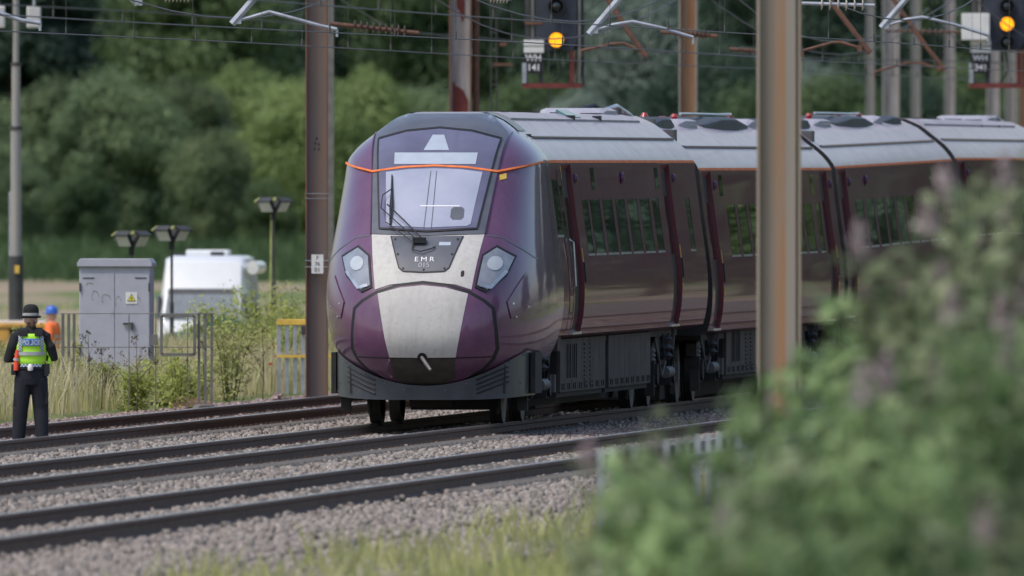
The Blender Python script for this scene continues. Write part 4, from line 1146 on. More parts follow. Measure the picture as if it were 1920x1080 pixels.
def signal(px0, d, plate, label, lamps, top_px):
    """signal head in a hanging cage; local origin at the lower left corner of the cage"""
    k = d / FOC
    o = at(px0, 165, d)
    root = empty('railway_signal', o, 0, label, 'signal', 'hanging signals')
    q = lambda px, py: ((px - 980) * k, 0, (165 - py) * k)
    def panel(name, x0, y0, x1, y1, yy, th, m, bev=0):
        a, b = q(x0, y1), q(x1, y0)
        return MB().box(((a[0] + b[0]) / 2, yy, (a[2] + b[2]) / 2), (b[0] - a[0], th, b[2] - a[2])).build(name, m, root, bevel=bev)
    body = MB().prism([(q(*p)[0], q(*p)[2]) for p in ((1005, -70), (1082, -70), (1082, 80), (1074, 95), (1022, 95), (1005, 82))], -.04, .18, lambda a, b, c: (a, c, b)).build('signal_head', sig_blue, root, bevel=.01)
    panel('backing_frame', 984, -70, 1095, 94, .22, .03, hinge_dark)
    for (x, y, lit) in lamps:
        c = q(x, y)
        h = MB().lathe([(.125, .03), (.145, .0), (.14, -.16), (.12, -.16), (.118, -.02), (.0, -.02)], (c[0], -.05, c[2]), 'y', 24).build('lamp_hood' if not lit else 'lamp', sig_black, root, sm=True)
        MB().lathe([(0, 0), (.118, 0), (.11, -.03), (.06, -.055), (0, -.06)], (c[0], -.075, c[2]), 'y', 24).build('lens', amber if lit else dark_glass, h, sm=True)
        if lit:
            for kx in range(-3, 4):
                MB().box((c[0] + kx * .028, -.145, c[2]), (.003, .003, .21 * math.sqrt(max(.05, 1 - (kx * .028 / .12) ** 2)))).build('grid_bar', sig_black, h)
    panel('frame_post', 985, -70, 992, 80, 0, .05, hinge_dark); panel('frame_post', 996, -70, 1001, 90, .02, .05, fence_grey)
    panel('frame_post', 1084, -70, 1089, 150, 0, .05, fence_grey); panel('frame_post', 1091, -70, 1095, 160, .1, .05, hinge_dark)
    panel('bracket', 984, 40, 1017, 46, -.03, .04, rust)
    for y0 in (75, 88):
        panel('white_plate', 982, y0, 1020, y0 + 11, -.06, .03, plate_white, .006)
    idp = panel('number_plate', 981, 100, 1019, 138, -.05, .02, sig_black)
    c = q(1000, 109); lettering(plate[0], .15, white_txt, idp, (c[0], -.064, c[2]), bold=.003)
    c = q(1001, 127); lettering(plate[1], .15, white_txt, idp, (c[0], -.064, c[2]), bold=.003)
    panel('side_plate', 979, 118, 987, 156, -.06, .01, galv)
    panel('frame_post', 984, 138, 990, 158, 0, .04, hinge_dark); panel('frame_post', 1010, 138, 1018, 156, .1, .03, hinge_dark)
    panel('bottom_bar', 979, 156, 1090, 165, -.02, .06, mast_red); panel('cage_post', 1068, 96, 1077, 157, -.02, .06, mast_red)
    panel('cage_post', 1080, 96, 1083, 160, .2, .04, rust); panel('bottom_bar', 979, 158, 1094, 164, .5, .05, rust)
    panel('floor_bar', 979, 157, 983, 163, .25, .5, rust); panel('floor_bar', 1086, 157, 1094, 163, .25, .5, rust)
    cp = [q(1048, 96), q(1050, 112), q(1052, 130), q(1046, 145), q(1036, 155)]
    MB().tube([(p[0], .06, p[2]) for p in cp], .014, 6).build('cable', sig_black, root, sm=True)
    MB().tube([(q(1088, 96)[0], .05, q(1088, 96)[2]), (q(1093, 120)[0], .05, q(1093, 120)[2]), (q(1086, 150)[0], .05, q(1086, 150)[2])], .025, 6).build('cable', sig_black, root, sm=True)
    return root
signal(980, 410, ('WH', '141'), 'signal WH 141 with a lit amber lamp hanging above the leading coach', [(1043, 75, True), (1043, 12, False), (1043, -48, False)], 0)
s2 = signal(1818, 440, ('WH', '341'), 'signal WH 341 with white box and lit yellow lamp at the top right corner', [(1050, 45, True), (1050, 12, False), (1050, 80, False)], 0)
k2 = 440 / FOC
MB().box(((1829 - 1818) * k2, -.1, (165 - 50) * k2), (52 * k2, .3, 50 * k2)).build('white_box', plate_white, s2, bevel=.01)
# gantry that carries both signals, above the picture
g = empty('signal_gantry', (axis_x(425) - 12, 425, 7.0), 0, 'lattice signal gantry crossing over the tracks above the picture', 'gantry')
for z in (0, .8):
    for y in (-.4, .4):
        MB().box((12.5, y, z), (27, .12, .12)).build('chord', fence_grey, g)
for i in range(27):
    MB().tube([(-1 + i, -.4, 0), (-.5 + i, -.4, .8), (i, -.4, 0)], .03, 5).build('lattice_bar', fence_grey, g)
for x in (-1, 26):
    MB().box((x, 0, -3.55), (.35, .35, 7.6)).build('leg', fence_grey, g)
for x in ((at(1040, 0, 410).x, at(1870, 0, 440).x)):
    MB().box((x - g.location.x, -.3, -.35), (.7, .5, .6)).build('hanger', fence_grey, g)

# wires along the tracks: contact wire, catenary and droppers, one span set for each track
def overhead(o, zc, ph, label, zcat=1.25, sag=.95, y0=200, y1=620, span=52.0):
    root = empty('overhead_line', trk(o, 300, 0), 0, label, 'overhead wire', 'overhead lines along the tracks')
    base = trk(o, 300, 0)
    def stag(y): return .22 * math.sin((y - ph) / span * math.pi)
    def P(y, z): return trk(o + stag(y), y, z) - base
    ys = [y0 + i * 4.0 for i in range(int((y1 - y0) / 4) + 1)]
    MB().tube([P(y, zc) for y in ys], .0075, 5).build('contact_wire', wire_mat, root)
    def cat(y):
        f = ((y - ph) % span) / span
        return zc + zcat - sag * 4 * f * (1 - f)
    MB().tube([P(y, cat(y)) for y in ys], .010, 5).build('catenary_wire', wire_mat, root)
    y = y0 + 3.0
    while y < y1 - 2:
        c = cat(y)
        MB().tube([P(y, zc), P(y, c)], .0032, 4).tube([P(y, zc + .09), P(y, zc - .01)], .011, 4).build('dropper', wire_mat, root)
        y += 7.2
    return root
overhead(-3.98, 4.72, 288, 'overhead wires above the empty track on the left')
overhead(0.0, 4.70, 292, 'overhead wires above the purple train')
overhead(4.0, 4.74, 296, 'overhead wires above the near track on the right')
def feeder(pts, r, name, label, material=wire_mat):
    o = empty(name, at(*pts[0]), 0, label, 'wire')
    MB().tube([at(*p) - o.location for p in pts], r, 5).build('strand', material, o)
    return o
feeder([(-10, 8, 420), (300, 24, 430), (640, 50, 440), (1000, 80, 455), (1280, 100, 470), (1640, 112, 480), (1930, 118, 490)], .012, 'feeder_wire', 'blurred feeder wire falling from the top left corner to the right')
feeder([(640, 0, 400), (740, 60, 400)], .012, 'stay_wire', 'slanting stay wire above the brown insulator left')

def cantilever(pts_tube, pts_arm, d, label, mt=galv, rt=.045, ra=.022):
    root = empty('registration_arm', at(*pts_tube[0], d), 0, label, 'wire bracket', 'overhead line brackets')
    L0 = root.location
    MB().tube([at(*p, d) - L0 for p in pts_tube], rt, 10).build('drop_tube', mt, root, sm=True)
    MB().tube([at(*p, d) - L0 for p in pts_arm], ra, 8).build('steady_arm', mt, root, sm=True)
    a = at(*pts_arm[0], d) - L0
    MB().box(a, (.07, .06, .09)).build('clamp', mt, root)
    b = at(*pts_arm[-1], d) - L0
    MB().tube([b, b + Vector((0, 0, -.09))], .016, 6).build('wire_clip', mt, root)
    return root
cantilever([(435, 45), (452, 26), (500, -30)], [(447, 38), (470, 32), (505, 22), (560, 37), (600, 48), (632, 55)], 296, 'silver bracket and curved arm left of the brown mast')
cantilever([(1104, 64), (1130, 34), (1190, -36)], [(1116, 56), (1150, 46), (1186, 40), (1240, 52), (1300, 70)], 318, 'silver bracket and curved arm right of the amber signal')
cantilever([(1652, 52), (1675, 26), (1720, -26)], [(1662, 48), (1700, 36), (1730, 32), (1790, 46), (1853, 66)], 345, 'silver bracket and curved arm beside the right hand signal')
cantilever([(1213, 107), (1180, 62), (1140, 0), (1120, -30)], [(1206, 98), (1170, 81), (1150, 82), (1090, 95)], 368, 'rusty bracket and curved arm left of the orange mast', rust, .04, .022)
cantilever([(1632, 100), (1590, 45), (1560, 5), (1540, -25)], [(1612, 90), (1575, 79), (1560, 80), (1506, 95)], 350, 'rusty bracket and curved arm just right of the thick near mast', rust, .04, .022)
cantilever([(1772, 132), (1735, 85), (1690, 20), (1670, -10)], [(1760, 128), (1725, 118), (1700, 118), (1640, 135)], 420, 'rusty blurred bracket left of the right hand signal', rust, .04, .02)
cantilever([(258, 8), (246, -4), (220, -30)], [(262, 4), (250, -8), (240, -20)], 330, 'stub of a silver bracket at the top edge near the left', galv, .05, .02)
cantilever([(-20, 10), (-40, -20)], [(-20, 18), (10, 28), (40, 38), (75, 43)], 284, 'silver curved arm entering from the left edge at the top', galv, .045, .026)
def insulator(a, b, d, n, label, mt, r=.075, end=rust, rod=.03):
    A, B = at(*a, d), at(*b, d)
    root = empty('insulator', A, 0, label, 'insulator', 'insulators on the overhead line')
    D = B - A
    u = D.normalized()
    MB().tube([Vector((0, 0, 0)), D], rod, 8).build('rod', end, root, sm=True)
    for i in range(n):
        p = D * (.28 + .56 * i / (n - 1))
        MB().tube([p - u * .012, p - u * .004, p + u * .012], [r, r, r * .45], 12).build('shed', mt, root, sm=True)
    return root
insulator((618, 44), (785, 62), 362, 9, 'long brown insulator right of the brown mast', insul_brown, .085)
insulator((1238, 60), (1345, 68), 390, 9, 'brown insulator in front of the orange mast', insul_brown, .085)
insulator((1503, 6), (1640, 10), 300, 6, 'beige ribbed insulator at the top beside the thick near mast', insul_beige, .075, galv, .022)
insulator((1368, 92), (1435, 97), 380, 8, 'short brown insulator left of the thick near mast', insul_brown, .05)
insulator((1660, 58), (1800, 60), 430, 8, 'grey insulator chain left of the right hand signal', fence_grey, .06, rust, .02)
insulator((905, -3), (960, -2), 330, 6, 'pale insulator at the top edge left of the amber signal', insul_beige, .06, galv, .02)
insulator((290, -4), (365, -4), 330, 7, 'pale insulator at the top edge above the hedgerow', insul_beige, .06, galv, .02)

# ------------------------------------------------------------------ lineside equipment
def place_z(p): return Vector((p.x, p.y, ground_z(p.x, p.y)))
def cabinet():
    d = 345
    c = place_z(at(215, 700, d)); zt = at(215, 485, d).z
    H = zt - c.z; W = 138 * d / FOC
    root = empty('equipment_cabinet', c, R(-4), 'tall grey steel cabinet with double doors and yellow warning sign in the weeds', 'cabinet')
    MB().box((0, .32, H * .48), (W - .03, .6, H * .96)).build('body', cab_grey, root, bevel=.01)
    MB().prism([(-W / 2 - .01, H - .11), (W / 2 + .01, H - .11), (W / 2 + .01, H - .06), (W / 2 - .03, H), (-W / 2 + .03, H), (-W / 2 - .01, H - .06)], -.04, .68, lambda a, b, c_: (a, c_, b)).build('roof', cab_grey, root, bevel=.006)
    dw = (W - .05) / 2
    for i, x in enumerate((-dw / 2, dw / 2)):
        dr = MB().box((x, .01, H * .46), (dw - .008, .02, H * .87)).build('door', cab_grey, root, bevel=.004)
        for z in (H * .80, H * .35):
            MB().box(((-W / 2 + .03) if i == 0 else (W / 2 - .03), -.012, z), (.02, .03, .12)).build('hinge', hinge_dark, dr)
        MB().box((x - .12 * (1 if i == 0 else -1), -.003, H * .865), (.16, .008, .014)).build('louvre', hinge_dark, dr)
        if i == 1:
            MB().box((-.0 + .19, -.03, H * .545), (.14, .03, .028)).box((.245, -.03, H * .53), (.035, .04, .10)).build('handle', hinge_dark, dr)
            sg = MB().box((.235, -.002, H * .725), (.16, .012, .16)).build('warning_sign', plate_white, dr)
            f = lambda a, b, c_: (.235 + a, c_, H * .725 + b)
            MB().prism([(-.06, -.045), (.06, -.045), (0, .06)], -.012, -.009, f).build('black_triangle', black_txt, sg)
            MB().prism([(-.047, -.037), (.047, -.037), (0, .046)], -.016, -.013, f).build('yellow_triangle', sign_yellow, sg)
            MB().prism([(.004, .024), (-.012, -.004), (-.002, -.004), (-.006, -.03), (.012, .002), (.002, .002)], -.020, -.017, f).build('flash_mark', black_txt, sg)
    # faded painted scrawl
    rr = random.Random(4)
    for (x0, z0, a, b) in ((-.27, .74, .05, .07), (-.12, .72, .06, .06), (.05, .70, .04, .08), (.30, .70, .06, .08), (-.35, .82, .05, .02), (-.03, .60, .02, .05)):
        pts = [Vector((x0 + a * math.cos(t * .5), -.0035, H * z0 + b * math.sin(t * .5 + rr.uniform(-.3, .3)))) for t in range(9)]
        MB().loft([[p + Vector((0, 0, .008)), p - Vector((0, 0, .008)), p - Vector((.004, -.004, .008))] for p in pts]).build('scrawl', cab_scrawl, root)
    MB().box((0, .3, -.05), (W + .2, .9, .2)).build('plinth', concrete, root)
cabinet()
def railing():
    d0 = 333
    a = at(112, 0, d0).x; b = at(402, 0, d0).x
    zt, zm = at(0, 588, d0).z, at(0, 651, d0).z
    gz = ground_z(a, d0)
    root = empty('wire_railing', (a, d0, gz), 0, 'thin wire and post railing running in front of the grey cabinet', 'railing')
    L = b - a
    for z in (zt, zm):
        MB().tube([(0, 0, z - gz), (L, 0, z - gz)], .006, 5).build('wire', fence_grey, root)
    for px in (118, 129, 139, 242, 292, 352):
        x = at(px, 0, d0).x - a
        MB().box((x, 0, (zt - gz) / 2), (.04 if px < 200 else .014, .03, zt - gz)).build('post', fence_grey, root)
    for px in (373, 385, 397):
        x = at(px, 0, d0).x - a
        MB().box((x, .02, (zt - gz) / 2), (.035, .05, zt - gz + .02)).build('post', fence_grey, root)
    for z in (zt, zm):
        MB().box((at(385, 0, d0).x - a, -.012, z - gz), (.22, .012, .02)).build('clamp_bar', fence_grey, root)
    fx0, fx1 = at(303, 0, d0).x - a, at(365, 0, d0).x - a
    z0, z1 = at(0, 665, d0).z - gz, at(0, 592, d0).z - gz
    fr = MB()
    for (x, z, w, h) in (((fx0 + fx1) / 2, z0, fx1 - fx0, .04), ((fx0 + fx1) / 2, z1, fx1 - fx0, .04), (fx0, (z0 + z1) / 2, .04, z1 - z0), (fx1, (z0 + z1) / 2, .04, z1 - z0)):
        fr.box((x, -.045, z), (w, .035, h))
    fr.build('square_frame', fence_grey, root)
    MB().box((fx0 - .1, -.03, (z0 + z1) / 2 - .06), (.1, .05, .14)).build('lock_box', fence_grey, root)
    bl = empty('concrete_block', place_z(at(372, 700, 331)), .3, 'grey concrete block at the foot of the wire railing posts', 'block')
    MB().prism([(-.16, 0), (.2, 0), (.2, .3), (-.02, .3), (-.16, .1)], -.12, .12, lambda x, z, y: (x, y, z)).build('block', concrete, bl, bevel=.02)
railing()
def yellow_barrier():
    d = 358
    p = place_z(at(520, 700, d))
    root = empty('yellow_barrier', p, 0, 'barrier of grey posts under a yellow top rail behind the brown mast', 'barrier')
    zt, zb = at(0, 604, d).z - p.z, at(0, 668, d).z - p.z
    L = (652 - 520) * d / FOC
    MB().box((L * .21, 0, zt), (L * .43, .06, .085)).build('rail', yellow, root, bevel=.008)
    MB().box((L * .5, -.03, zb), (L, .04, .04)).build('rail', yellow, root)
    for px in (523, 538, 553, 568, 590):
        x = (px - 520) * d / FOC
        MB().box((x, .02, zt / 2), (.055, .04, zt)).build('post', galv, root)
    MB().box(((569 - 520) * d / FOC, -.03, zt - .12), (.06, .05, .12)).build('lock_box', hinge_dark, root)
yellow_barrier()
def floodlight(px, py, d, label, tilt=0.0, pole=True, s=1.0):
    top = at(px, py, d); gz = ground_z(top.x, d)
    root = empty('floodlight_tower', (top.x, d, gz), 0, label, 'floodlight', 'folding floodlight towers')
    h = top.z - gz
    root.scale = (1, 1, 1)
    MB().tube([(0, 0, 0), (0, 0, h * .55), (0, 0, h * .55)], .035, 8).tube([(0, 0, h * .5), (0, 0, h - .12)], .022, 8).build('pole', hinge_dark, root, sm=True)
    MB().box((0, 0, h - .16), (.09, .09, .16)).build('head_bracket', black_rub, root)
    MB().box((0, 0, h + .12), (.08, .08, .05)).build('cap', flood_lime, root)
    for i in range(4):
        a = R(45 + 90 * i + 8)
        M = Matrix.Rotation(a, 3, 'Z') @ Matrix.Rotation(R(32), 3, 'Y')
        c = Matrix.Rotation(a, 3, 'Z') @ Vector((.17 * s, 0, 0)); c.z = h
        hd = MB().box(c, (.06 * s, .24 * s, .20 * s), M=M).build('lamp_head', black_rub, root, bevel=.006)
        MB().box(c + M @ Vector((.035 * s, 0, 0)), (.012, .21 * s, .17 * s), M=M).build('lens', flood_face, hd)
        MB().box(c + M @ Vector((0, 0, .11 * s)), (.12 * s, .26 * s, .018), M=M).build('visor', flood_lime if i == 1 else hinge_dark, hd)
    for i in range(3):
        a = R(30 + 120 * i)
        MB().tube([(0, 0, .5), (.5 * math.cos(a), .5 * math.sin(a), 0)], .02, 6).build('leg', hinge_dark, root)
    return root
floodlight(247, 450, 398, 'floodlight tower with four lamp heads just above the grey cabinet', s=1.1)
floodlight(322, 440, 402, 'floodlight tower with four lamp heads in front of the white van', s=1.1)
fl3 = floodlight(513, 386, 420, 'floodlight tower standing alone left of the brown mast', s=1.1)
yp = at(507, 430, 424)
MB().tube([(-.06, .1, 1.0), (-.04, .1, 2.75)], .012, 6).build('yellow_rod', flood_lime, fl3)
def light_mast():
    d = 430
    p = place_z(at(30, 600, d))
    root = empty('lighting_mast_trailer', p, 0, 'yellow machine with a tall grey telescopic lamp mast behind the officer', 'light tower')
    z = lambda py: at(0, py, d).z - p.z
    MB().tube([(0, 0, z(640)), (0, 0, z(480))], .13, 12).build('mast_foot', hinge_dark, root, sm=True)
    MB().box((.02, -.14, z(505)), (.08, .02, .14)).build('yellow_plate', yellow, root)
    for i, (a, b, r) in enumerate(((485, 240, .095), (245, 120, .075), (125, -60, .055))):
        t = MB().tube([(0, 0, z(a)), (0, 0, z(b))], r, 12).build('mast_section', mast_grey, root, sm=True)
        MB().lathe([(r * 1.2, -.03), (r * 1.2, .03)], (0, 0, z(b)), 'z', 12).build('collar', hinge_dark, t)
    MB().box((-.10, 0, z(420)), (.05, .05, z(360) - z(480))).build('guide_rail', galv, root)
    MB().box((.15, .02, z(-20)), (.9, .06, .06)).build('cross_arm', galv, root)
    for x in (.31, -.31):
        l = MB().box((x, -.05, z(32)), (.24, .16, .38)).build('lamp_head', plate_white, root, bevel=.02)
        MB().box((x, -.135, z(32)), (.2, .01, .33)).build('lens', flood_face, l)
        MB().box((x, .0, z(4)), (.04, .04, .26)).build('stirrup', galv, l)
    cab = MB()
    cab.box((-.35, .1, .75), (.5, .9, 1.1)); cab.box((.36, .1, .75), (.22, .9, 1.1)); cab.box((0, .1, 1.36), (1.2, .95, .1))
    bd = cab.build('housing', tower_yellow, root, bevel=.03)
    MB().box((.06, -.1, .75), (.36, .3, 1.1)).build('control_bay', van_dark, bd)
    MB().box((.1, .1, 1.43), (.85, .6, .05)).build('lid', plate_white, bd)
    for x in (-.55, .55):
        MB().lathe([(0, -.08), (.28, -.08), (.3, 0), (.28, .08), (0, .08)], (x, .1, .3), 'x', 18).build('wheel', black_rub, root, sm=True)
light_mast()

def van():
    d = 462
    p = place_z(at(374, 640, d))
    root = empty('white_van', p, R(-4), 'high white camper van facing the camera behind the weeds', 'van')
    root.scale = (.84, .62, 1)
    H = at(0, 480, d).z - p.z
    W = .98
    secs = []  # along y: (y, half width bottom, half width top, z bottom, z top)
    mb = MB()
    def ring(y, zb, zt, wb, wt):
        return [(wb, y, zb), (wb + .02, y, zb + (zt - zb) * .35), (wt + .02, y, zb + (zt - zb) * .75), (wt - .06, y, zt - .06), (wt - .2, y, zt), (-wt + .2, y, zt), (-wt + .06, y, zt - .06), (-wt - .02, y, zb + (zt - zb) * .75), (-wb - .02, y, zb + (zt - zb) * .35), (-wb, y, zb)]
    mb.loft([ring(0, .45, .95, .86, .82), ring(.12, .35, 1.12, .95, .90), ring(.75, .33, 1.24, .98, .93)], True, True)
    mb.build('bonnet', van_white, root, sm=True, ang=40)
    mb = MB()
    mb.loft([ring(.72, .33, 1.26, .98, .92), ring(1.25, .33, 1.86, 1.0, .90), ring(1.55, .33, H - .12, 1.02, .90), ring(2.0, .33, H, 1.02, .93), ring(5.6, .33, H, 1.02, .95), ring(5.75, .4, H - .1, .98, .9)], True, True)
    body = mb.build('body', van_white, root, sm=True, ang=40)
    # windscreen follows the slope between bonnet and roof
    f = lambda a, b, c: (a, .73 + (b - 1.25) * .87 - c, b)
    ws = MB().prism([(-.84, 1.26), (.84, 1.26), (.76, 1.84), (-.76, 1.84)], .0, .03, f).build('windscreen', van_glass, root)
    MB().prism([(-.78, 1.74), (.78, 1.74), (.765, 1.84), (-.765, 1.84)], .032, .036, f).build('top_band', van_dark, ws)
    for x in (-.3, .35):
        MB().tube([f(x, 1.27, .05), f(x - .45, 1.31, .05)], .012, 5).build('wiper', van_dark, ws)
    for sg in (-1, 1):
        MB().box((sg * .68, .03, .82), (.28, .1, .18)).build('headlight', lens_mat, root, bevel=.03)
        MB().box((sg * 1.17, 1.0, 1.40), (.16, .12, .30)).build('door_mirror', van_dark, root, bevel=.03)
        MB().box((sg * 1.0, 1.55, 1.5), (.06, .75, .45)).build('side_window', van_glass, root)
        for y in (.75, 4.4):
            w = MB().lathe([(0, -.1), (.2, -.11), (.32, -.1), (.34, 0), (.32, .1), (0, .1)], (sg * .88, y, .34), 'x', 20).build('wheel', black_rub, root, sm=True)
            MB().lathe([(0, -.02), (.19, -.02), (.17, .02), (0, .03)], (sg * .99, y, .34), 'x', 16).build('rim', galv, w, sm=True)
    MB().box((0, -.03, .72), (1.0, .06, .2)).build('grille', van_dark, root)
    MB().box((0, -.08, .46), (1.8, .18, .22)).build('bumper', van_dark, root, bevel=.03)
    ru = MB().box((.02, 3.0, H + .05), (.95, 1.1, .12)).build('roof_unit', van_white, root, bevel=.04)
    MB().box((.25, 2.44, H + .04), (.3, .03, .07)).build('vent', van_dark, ru)
    MB().box((-.62, 2.6, H + .02), (.3, .3, .05)).build('roof_vent', van_dark, root)
    aw = MB().tube([(1.08, 1.7, H - .22), (1.08, 4.9, H - .22)], .12, 12).build('awning_case', van_white, root, sm=True)
    MB().lathe([(0, -.02), (.13, -.02), (.13, .02)], (1.08, 1.69, H - .22), 'y', 12).build('end_cap', plate_white, aw)
van()
def tarp():
    d = 440
    p = place_z(at(375, 650, d))
    root = empty('green_tarpaulin', p, 0, 'dark green tarpaulin over a low heap in front of the white van', 'tarpaulin')
    rr = random.Random(8)
    rings = []
    n = 22
    for k, (sc, z) in enumerate(((1.0, 0), (.98, .3), (.95, .62), (.85, .82), (.6, .92), (.2, .95))):
        rings.append([(1.0 * sc * math.cos(2 * math.pi * i / n) * (1 + rr.uniform(-.05, .05)), .6 * sc * math.sin(2 * math.pi * i / n), 1.45 * z * (1 + rr.uniform(-.08, .08)) * (.92 + .1 * math.cos(2 * math.pi * i / n))) for i in range(n)])
    MB().loft(rings).build('sheet', tarp_green, root, sm=True, ang=60)
tarp()
def planks():
    d = 337
    p = at(345, 757, d); p.z = -.13
    for i, (dx, dy, z, L, a, lab, mt) in enumerate(((0.10, 0, .03, .46, .08, 'pale new timber plank lying lowest on the ballast by the rail', wood), (-.02, .5, .045, .40, -.15, 'pale timber plank behind the lowest plank by the rail', wood), (.0, .9, .10, .36, .2, 'topmost pale timber offcut on the plank pile by the rail', wood), (-.33, .2, .03, .22, .1, 'weathered dark timber offcut left of the pale planks', bark))):
        o = MB().box((0, 0, 0), (L * 1.15, .2, .05 + .02 * (i == 0))).build('timber_plank', mt, None, bevel=.004)
        o.location = p + Vector((dx, dy, z)); o.rotation_euler = (0, R(-3 + 3 * i), a)
        props(o, lab, 'plank', 'planks beside the left track')
planks()
def rubble():
    d = 343
    p = place_z(at(520, 728, d)) + Vector((0, 0, .05))
    rng = np.random.default_rng(5); rr = random.Random(6)
    root = empty('rubble_heap', p, 0, 'low heap of pinkish rubble and clods in the grass left of the brown mast', 'rubble')
    mb = MB()
    for i in range(120):
        a = rr.uniform(0, 6.28); q = rr.random() ** .6
        x, y = .36 * q * math.cos(a), .5 * q * math.sin(a)
        z = .26 * (1 - q) + .02
        s = rr.uniform(.03, .07)
        mb.box((x, y, z), (s * 1.3, s, s * .8), M=Matrix.Rotation(rr.uniform(0, 6), 3, 'Z') @ Matrix.Rotation(rr.uniform(-.6, .6), 3, 'X'), taper=.75)
    mb.build('clods', stone_b, root)
rubble()

# ------------------------------------------------------------------ people
def ell(c, rx, ry, n=16, tilt=None):
    out = []
    for k in range(n):
        a = 2 * math.pi * k / n
        v = Vector((rx * math.cos(a), ry * math.sin(a), 0))
        if tilt is not None: v = tilt @ v
        out.append(Vector(c) + v)
    return out
def chain(mb, pts, radii, n=12):
    """tapered limb with rounded ends"""
    P = [Vector(p) for p in pts]
    d0 = (P[1] - P[0]).normalized(); d1 = (P[-1] - P[-2]).normalized()
    P2 = [P[0] - d0 * radii[0] * .8] + P + [P[-1] + d1 * radii[-1] * .8]
    R2 = [radii[0] * .45] + list(radii) + [radii[-1] * .45]
    mb.tube(P2, R2, n)
def fuse(mb, name, material, parent, voxel=.012, smooth_it=4):
    """one continuous skin over all the pieces in mb"""
    o = mb.build(name, material, parent, sm=True, ang=180)
    rm = o.modifiers.new('skin', 'REMESH'); rm.mode = 'VOXEL'; rm.voxel_size = voxel; rm.use_smooth_shade = True
    sm = o.modifiers.new('smooth', 'SMOOTH'); sm.factor = .5; sm.iterations = smooth_it
    return o
def hand(mb, wrist, direction, up, k=1.0):
    d = Vector(direction).normalized(); u = Vector(up).normalized(); s = d.cross(u).normalized()
    w = Vector(wrist)
    chain(mb, [w, w + d * .045 * k, w + d * .085 * k], [.026 * k, .036 * k, .034 * k])
    for i, ln in enumerate((.070, .080, .075, .058)):
        b = w + d * .09 * k + s * (i - 1.5) * .019 * k
        m1 = b + d * ln * .5 * k - u * .008 * k; m2 = m1 + d * ln * .3 * k - u * .022 * k; m3 = m2 + d * ln * .1 * k - u * .022 * k
        chain(mb, [b, m1, m2, m3], [.0095 * k, .009 * k, .0085 * k, .007 * k], 8)
    t0 = w + d * .03 * k - s * .028 * k
    chain(mb, [t0, t0 + d * .03 * k - s * .022 * k, t0 + d * .06 * k - s * .022 * k - u * .015 * k], [.013 * k, .011 * k, .009 * k], 8)
TORSO = [(.84, .165, .115), (.92, .178, .125), (1.0, .165, .115), (1.08, .155, .108), (1.18, .168, .115), (1.28, .182, .118), (1.36, .185, .110), (1.42, .155, .092), (1.46, .085, .07)]
def torso_r(z, k):
    for a, b in zip(TORSO, TORSO[1:]):
        if z <= b[0]:
            f = max(0, (z - a[0]) / (b[0] - a[0]))
            return a[k] + (b[k] - a[k]) * f
    return TORSO[-1][k]
def body_parts(mb, arms, legs, grow, parts):
    if 'torso' in parts:
        mb.loft([ell((0, 0, z), rx + grow, ry + grow, 20) for z, rx, ry in TORSO])
    if 'legs' in parts:
        for L in legs:
            chain(mb, L, [.098 + grow, .083 + grow, .066 + grow, .052 + grow], 14)
    if 'arms' in parts:
        for A in arms:
            chain(mb, A, [.062 + grow, .052 + grow, .046 + grow, .034 + grow], 12)
def face_parts(root, c, fwd):
    f = Vector(fwd).normalized(); s = f.cross(Vector((0, 0, 1))).normalized(); c = Vector(c)
    for sg in (-1, 1):
        e = MB().lathe([(0, -.009), (.009, -.004), (.010, .0), (.008, .005), (0, .009)], c + f * .086 + s * sg * .031 + Vector((0, 0, .012)), 'y', 10).build('eye', white_txt, root, sm=True)
        MB().lathe([(0, -.004), (.004, -.003), (.004, .004), (0, .005)], c + f * .094 + s * sg * .031 + Vector((0, 0, .012)), 'y', 8).build('pupil', black_txt, e)
    MB().box(c + f * .088 + Vector((0, 0, -.048)), (.045, .012, .010)).build('mouth', red_mouth, root)
red_mouth = mat('lip_tone', (0.38, 0.16, 0.14), 0.5)
def head_mesh(mb, c, fwd):
    c = Vector(c); f = Vector(fwd).normalized(); s = f.cross(Vector((0, 0, 1))).normalized()
    mb.loft([[c + s * math.cos(2 * math.pi * k / 16) * rx + f * (math.sin(2 * math.pi * k / 16) * ry + off) + Vector((0, 0, z)) for k in range(16)] for z, rx, ry, off in
             ((-.115, .03, .03, .045), (-.10, .048, .055, .03), (-.06, .063, .078, .012), (0, .073, .092, 0), (.05, .074, .094, -.004), (.09, .06, .078, -.006), (.115, .025, .035, -.006))])
    mb.tube([c + f * .085 + Vector((0, 0, .02)), c + f * .108 + Vector((0, 0, -.018)), c + f * .085 + Vector((0, 0, -.026))], [.008, .014, .010], 8)
    for sg in (-1, 1):
        mb.box(c + s * sg * .076 + Vector((0, 0, -.005)), (.016, .03, .055))
    chain(mb, [c + Vector((0, 0, -.09)) - f * .01, c + Vector((0, 0, -.19)) - f * .015], [.05, .055])
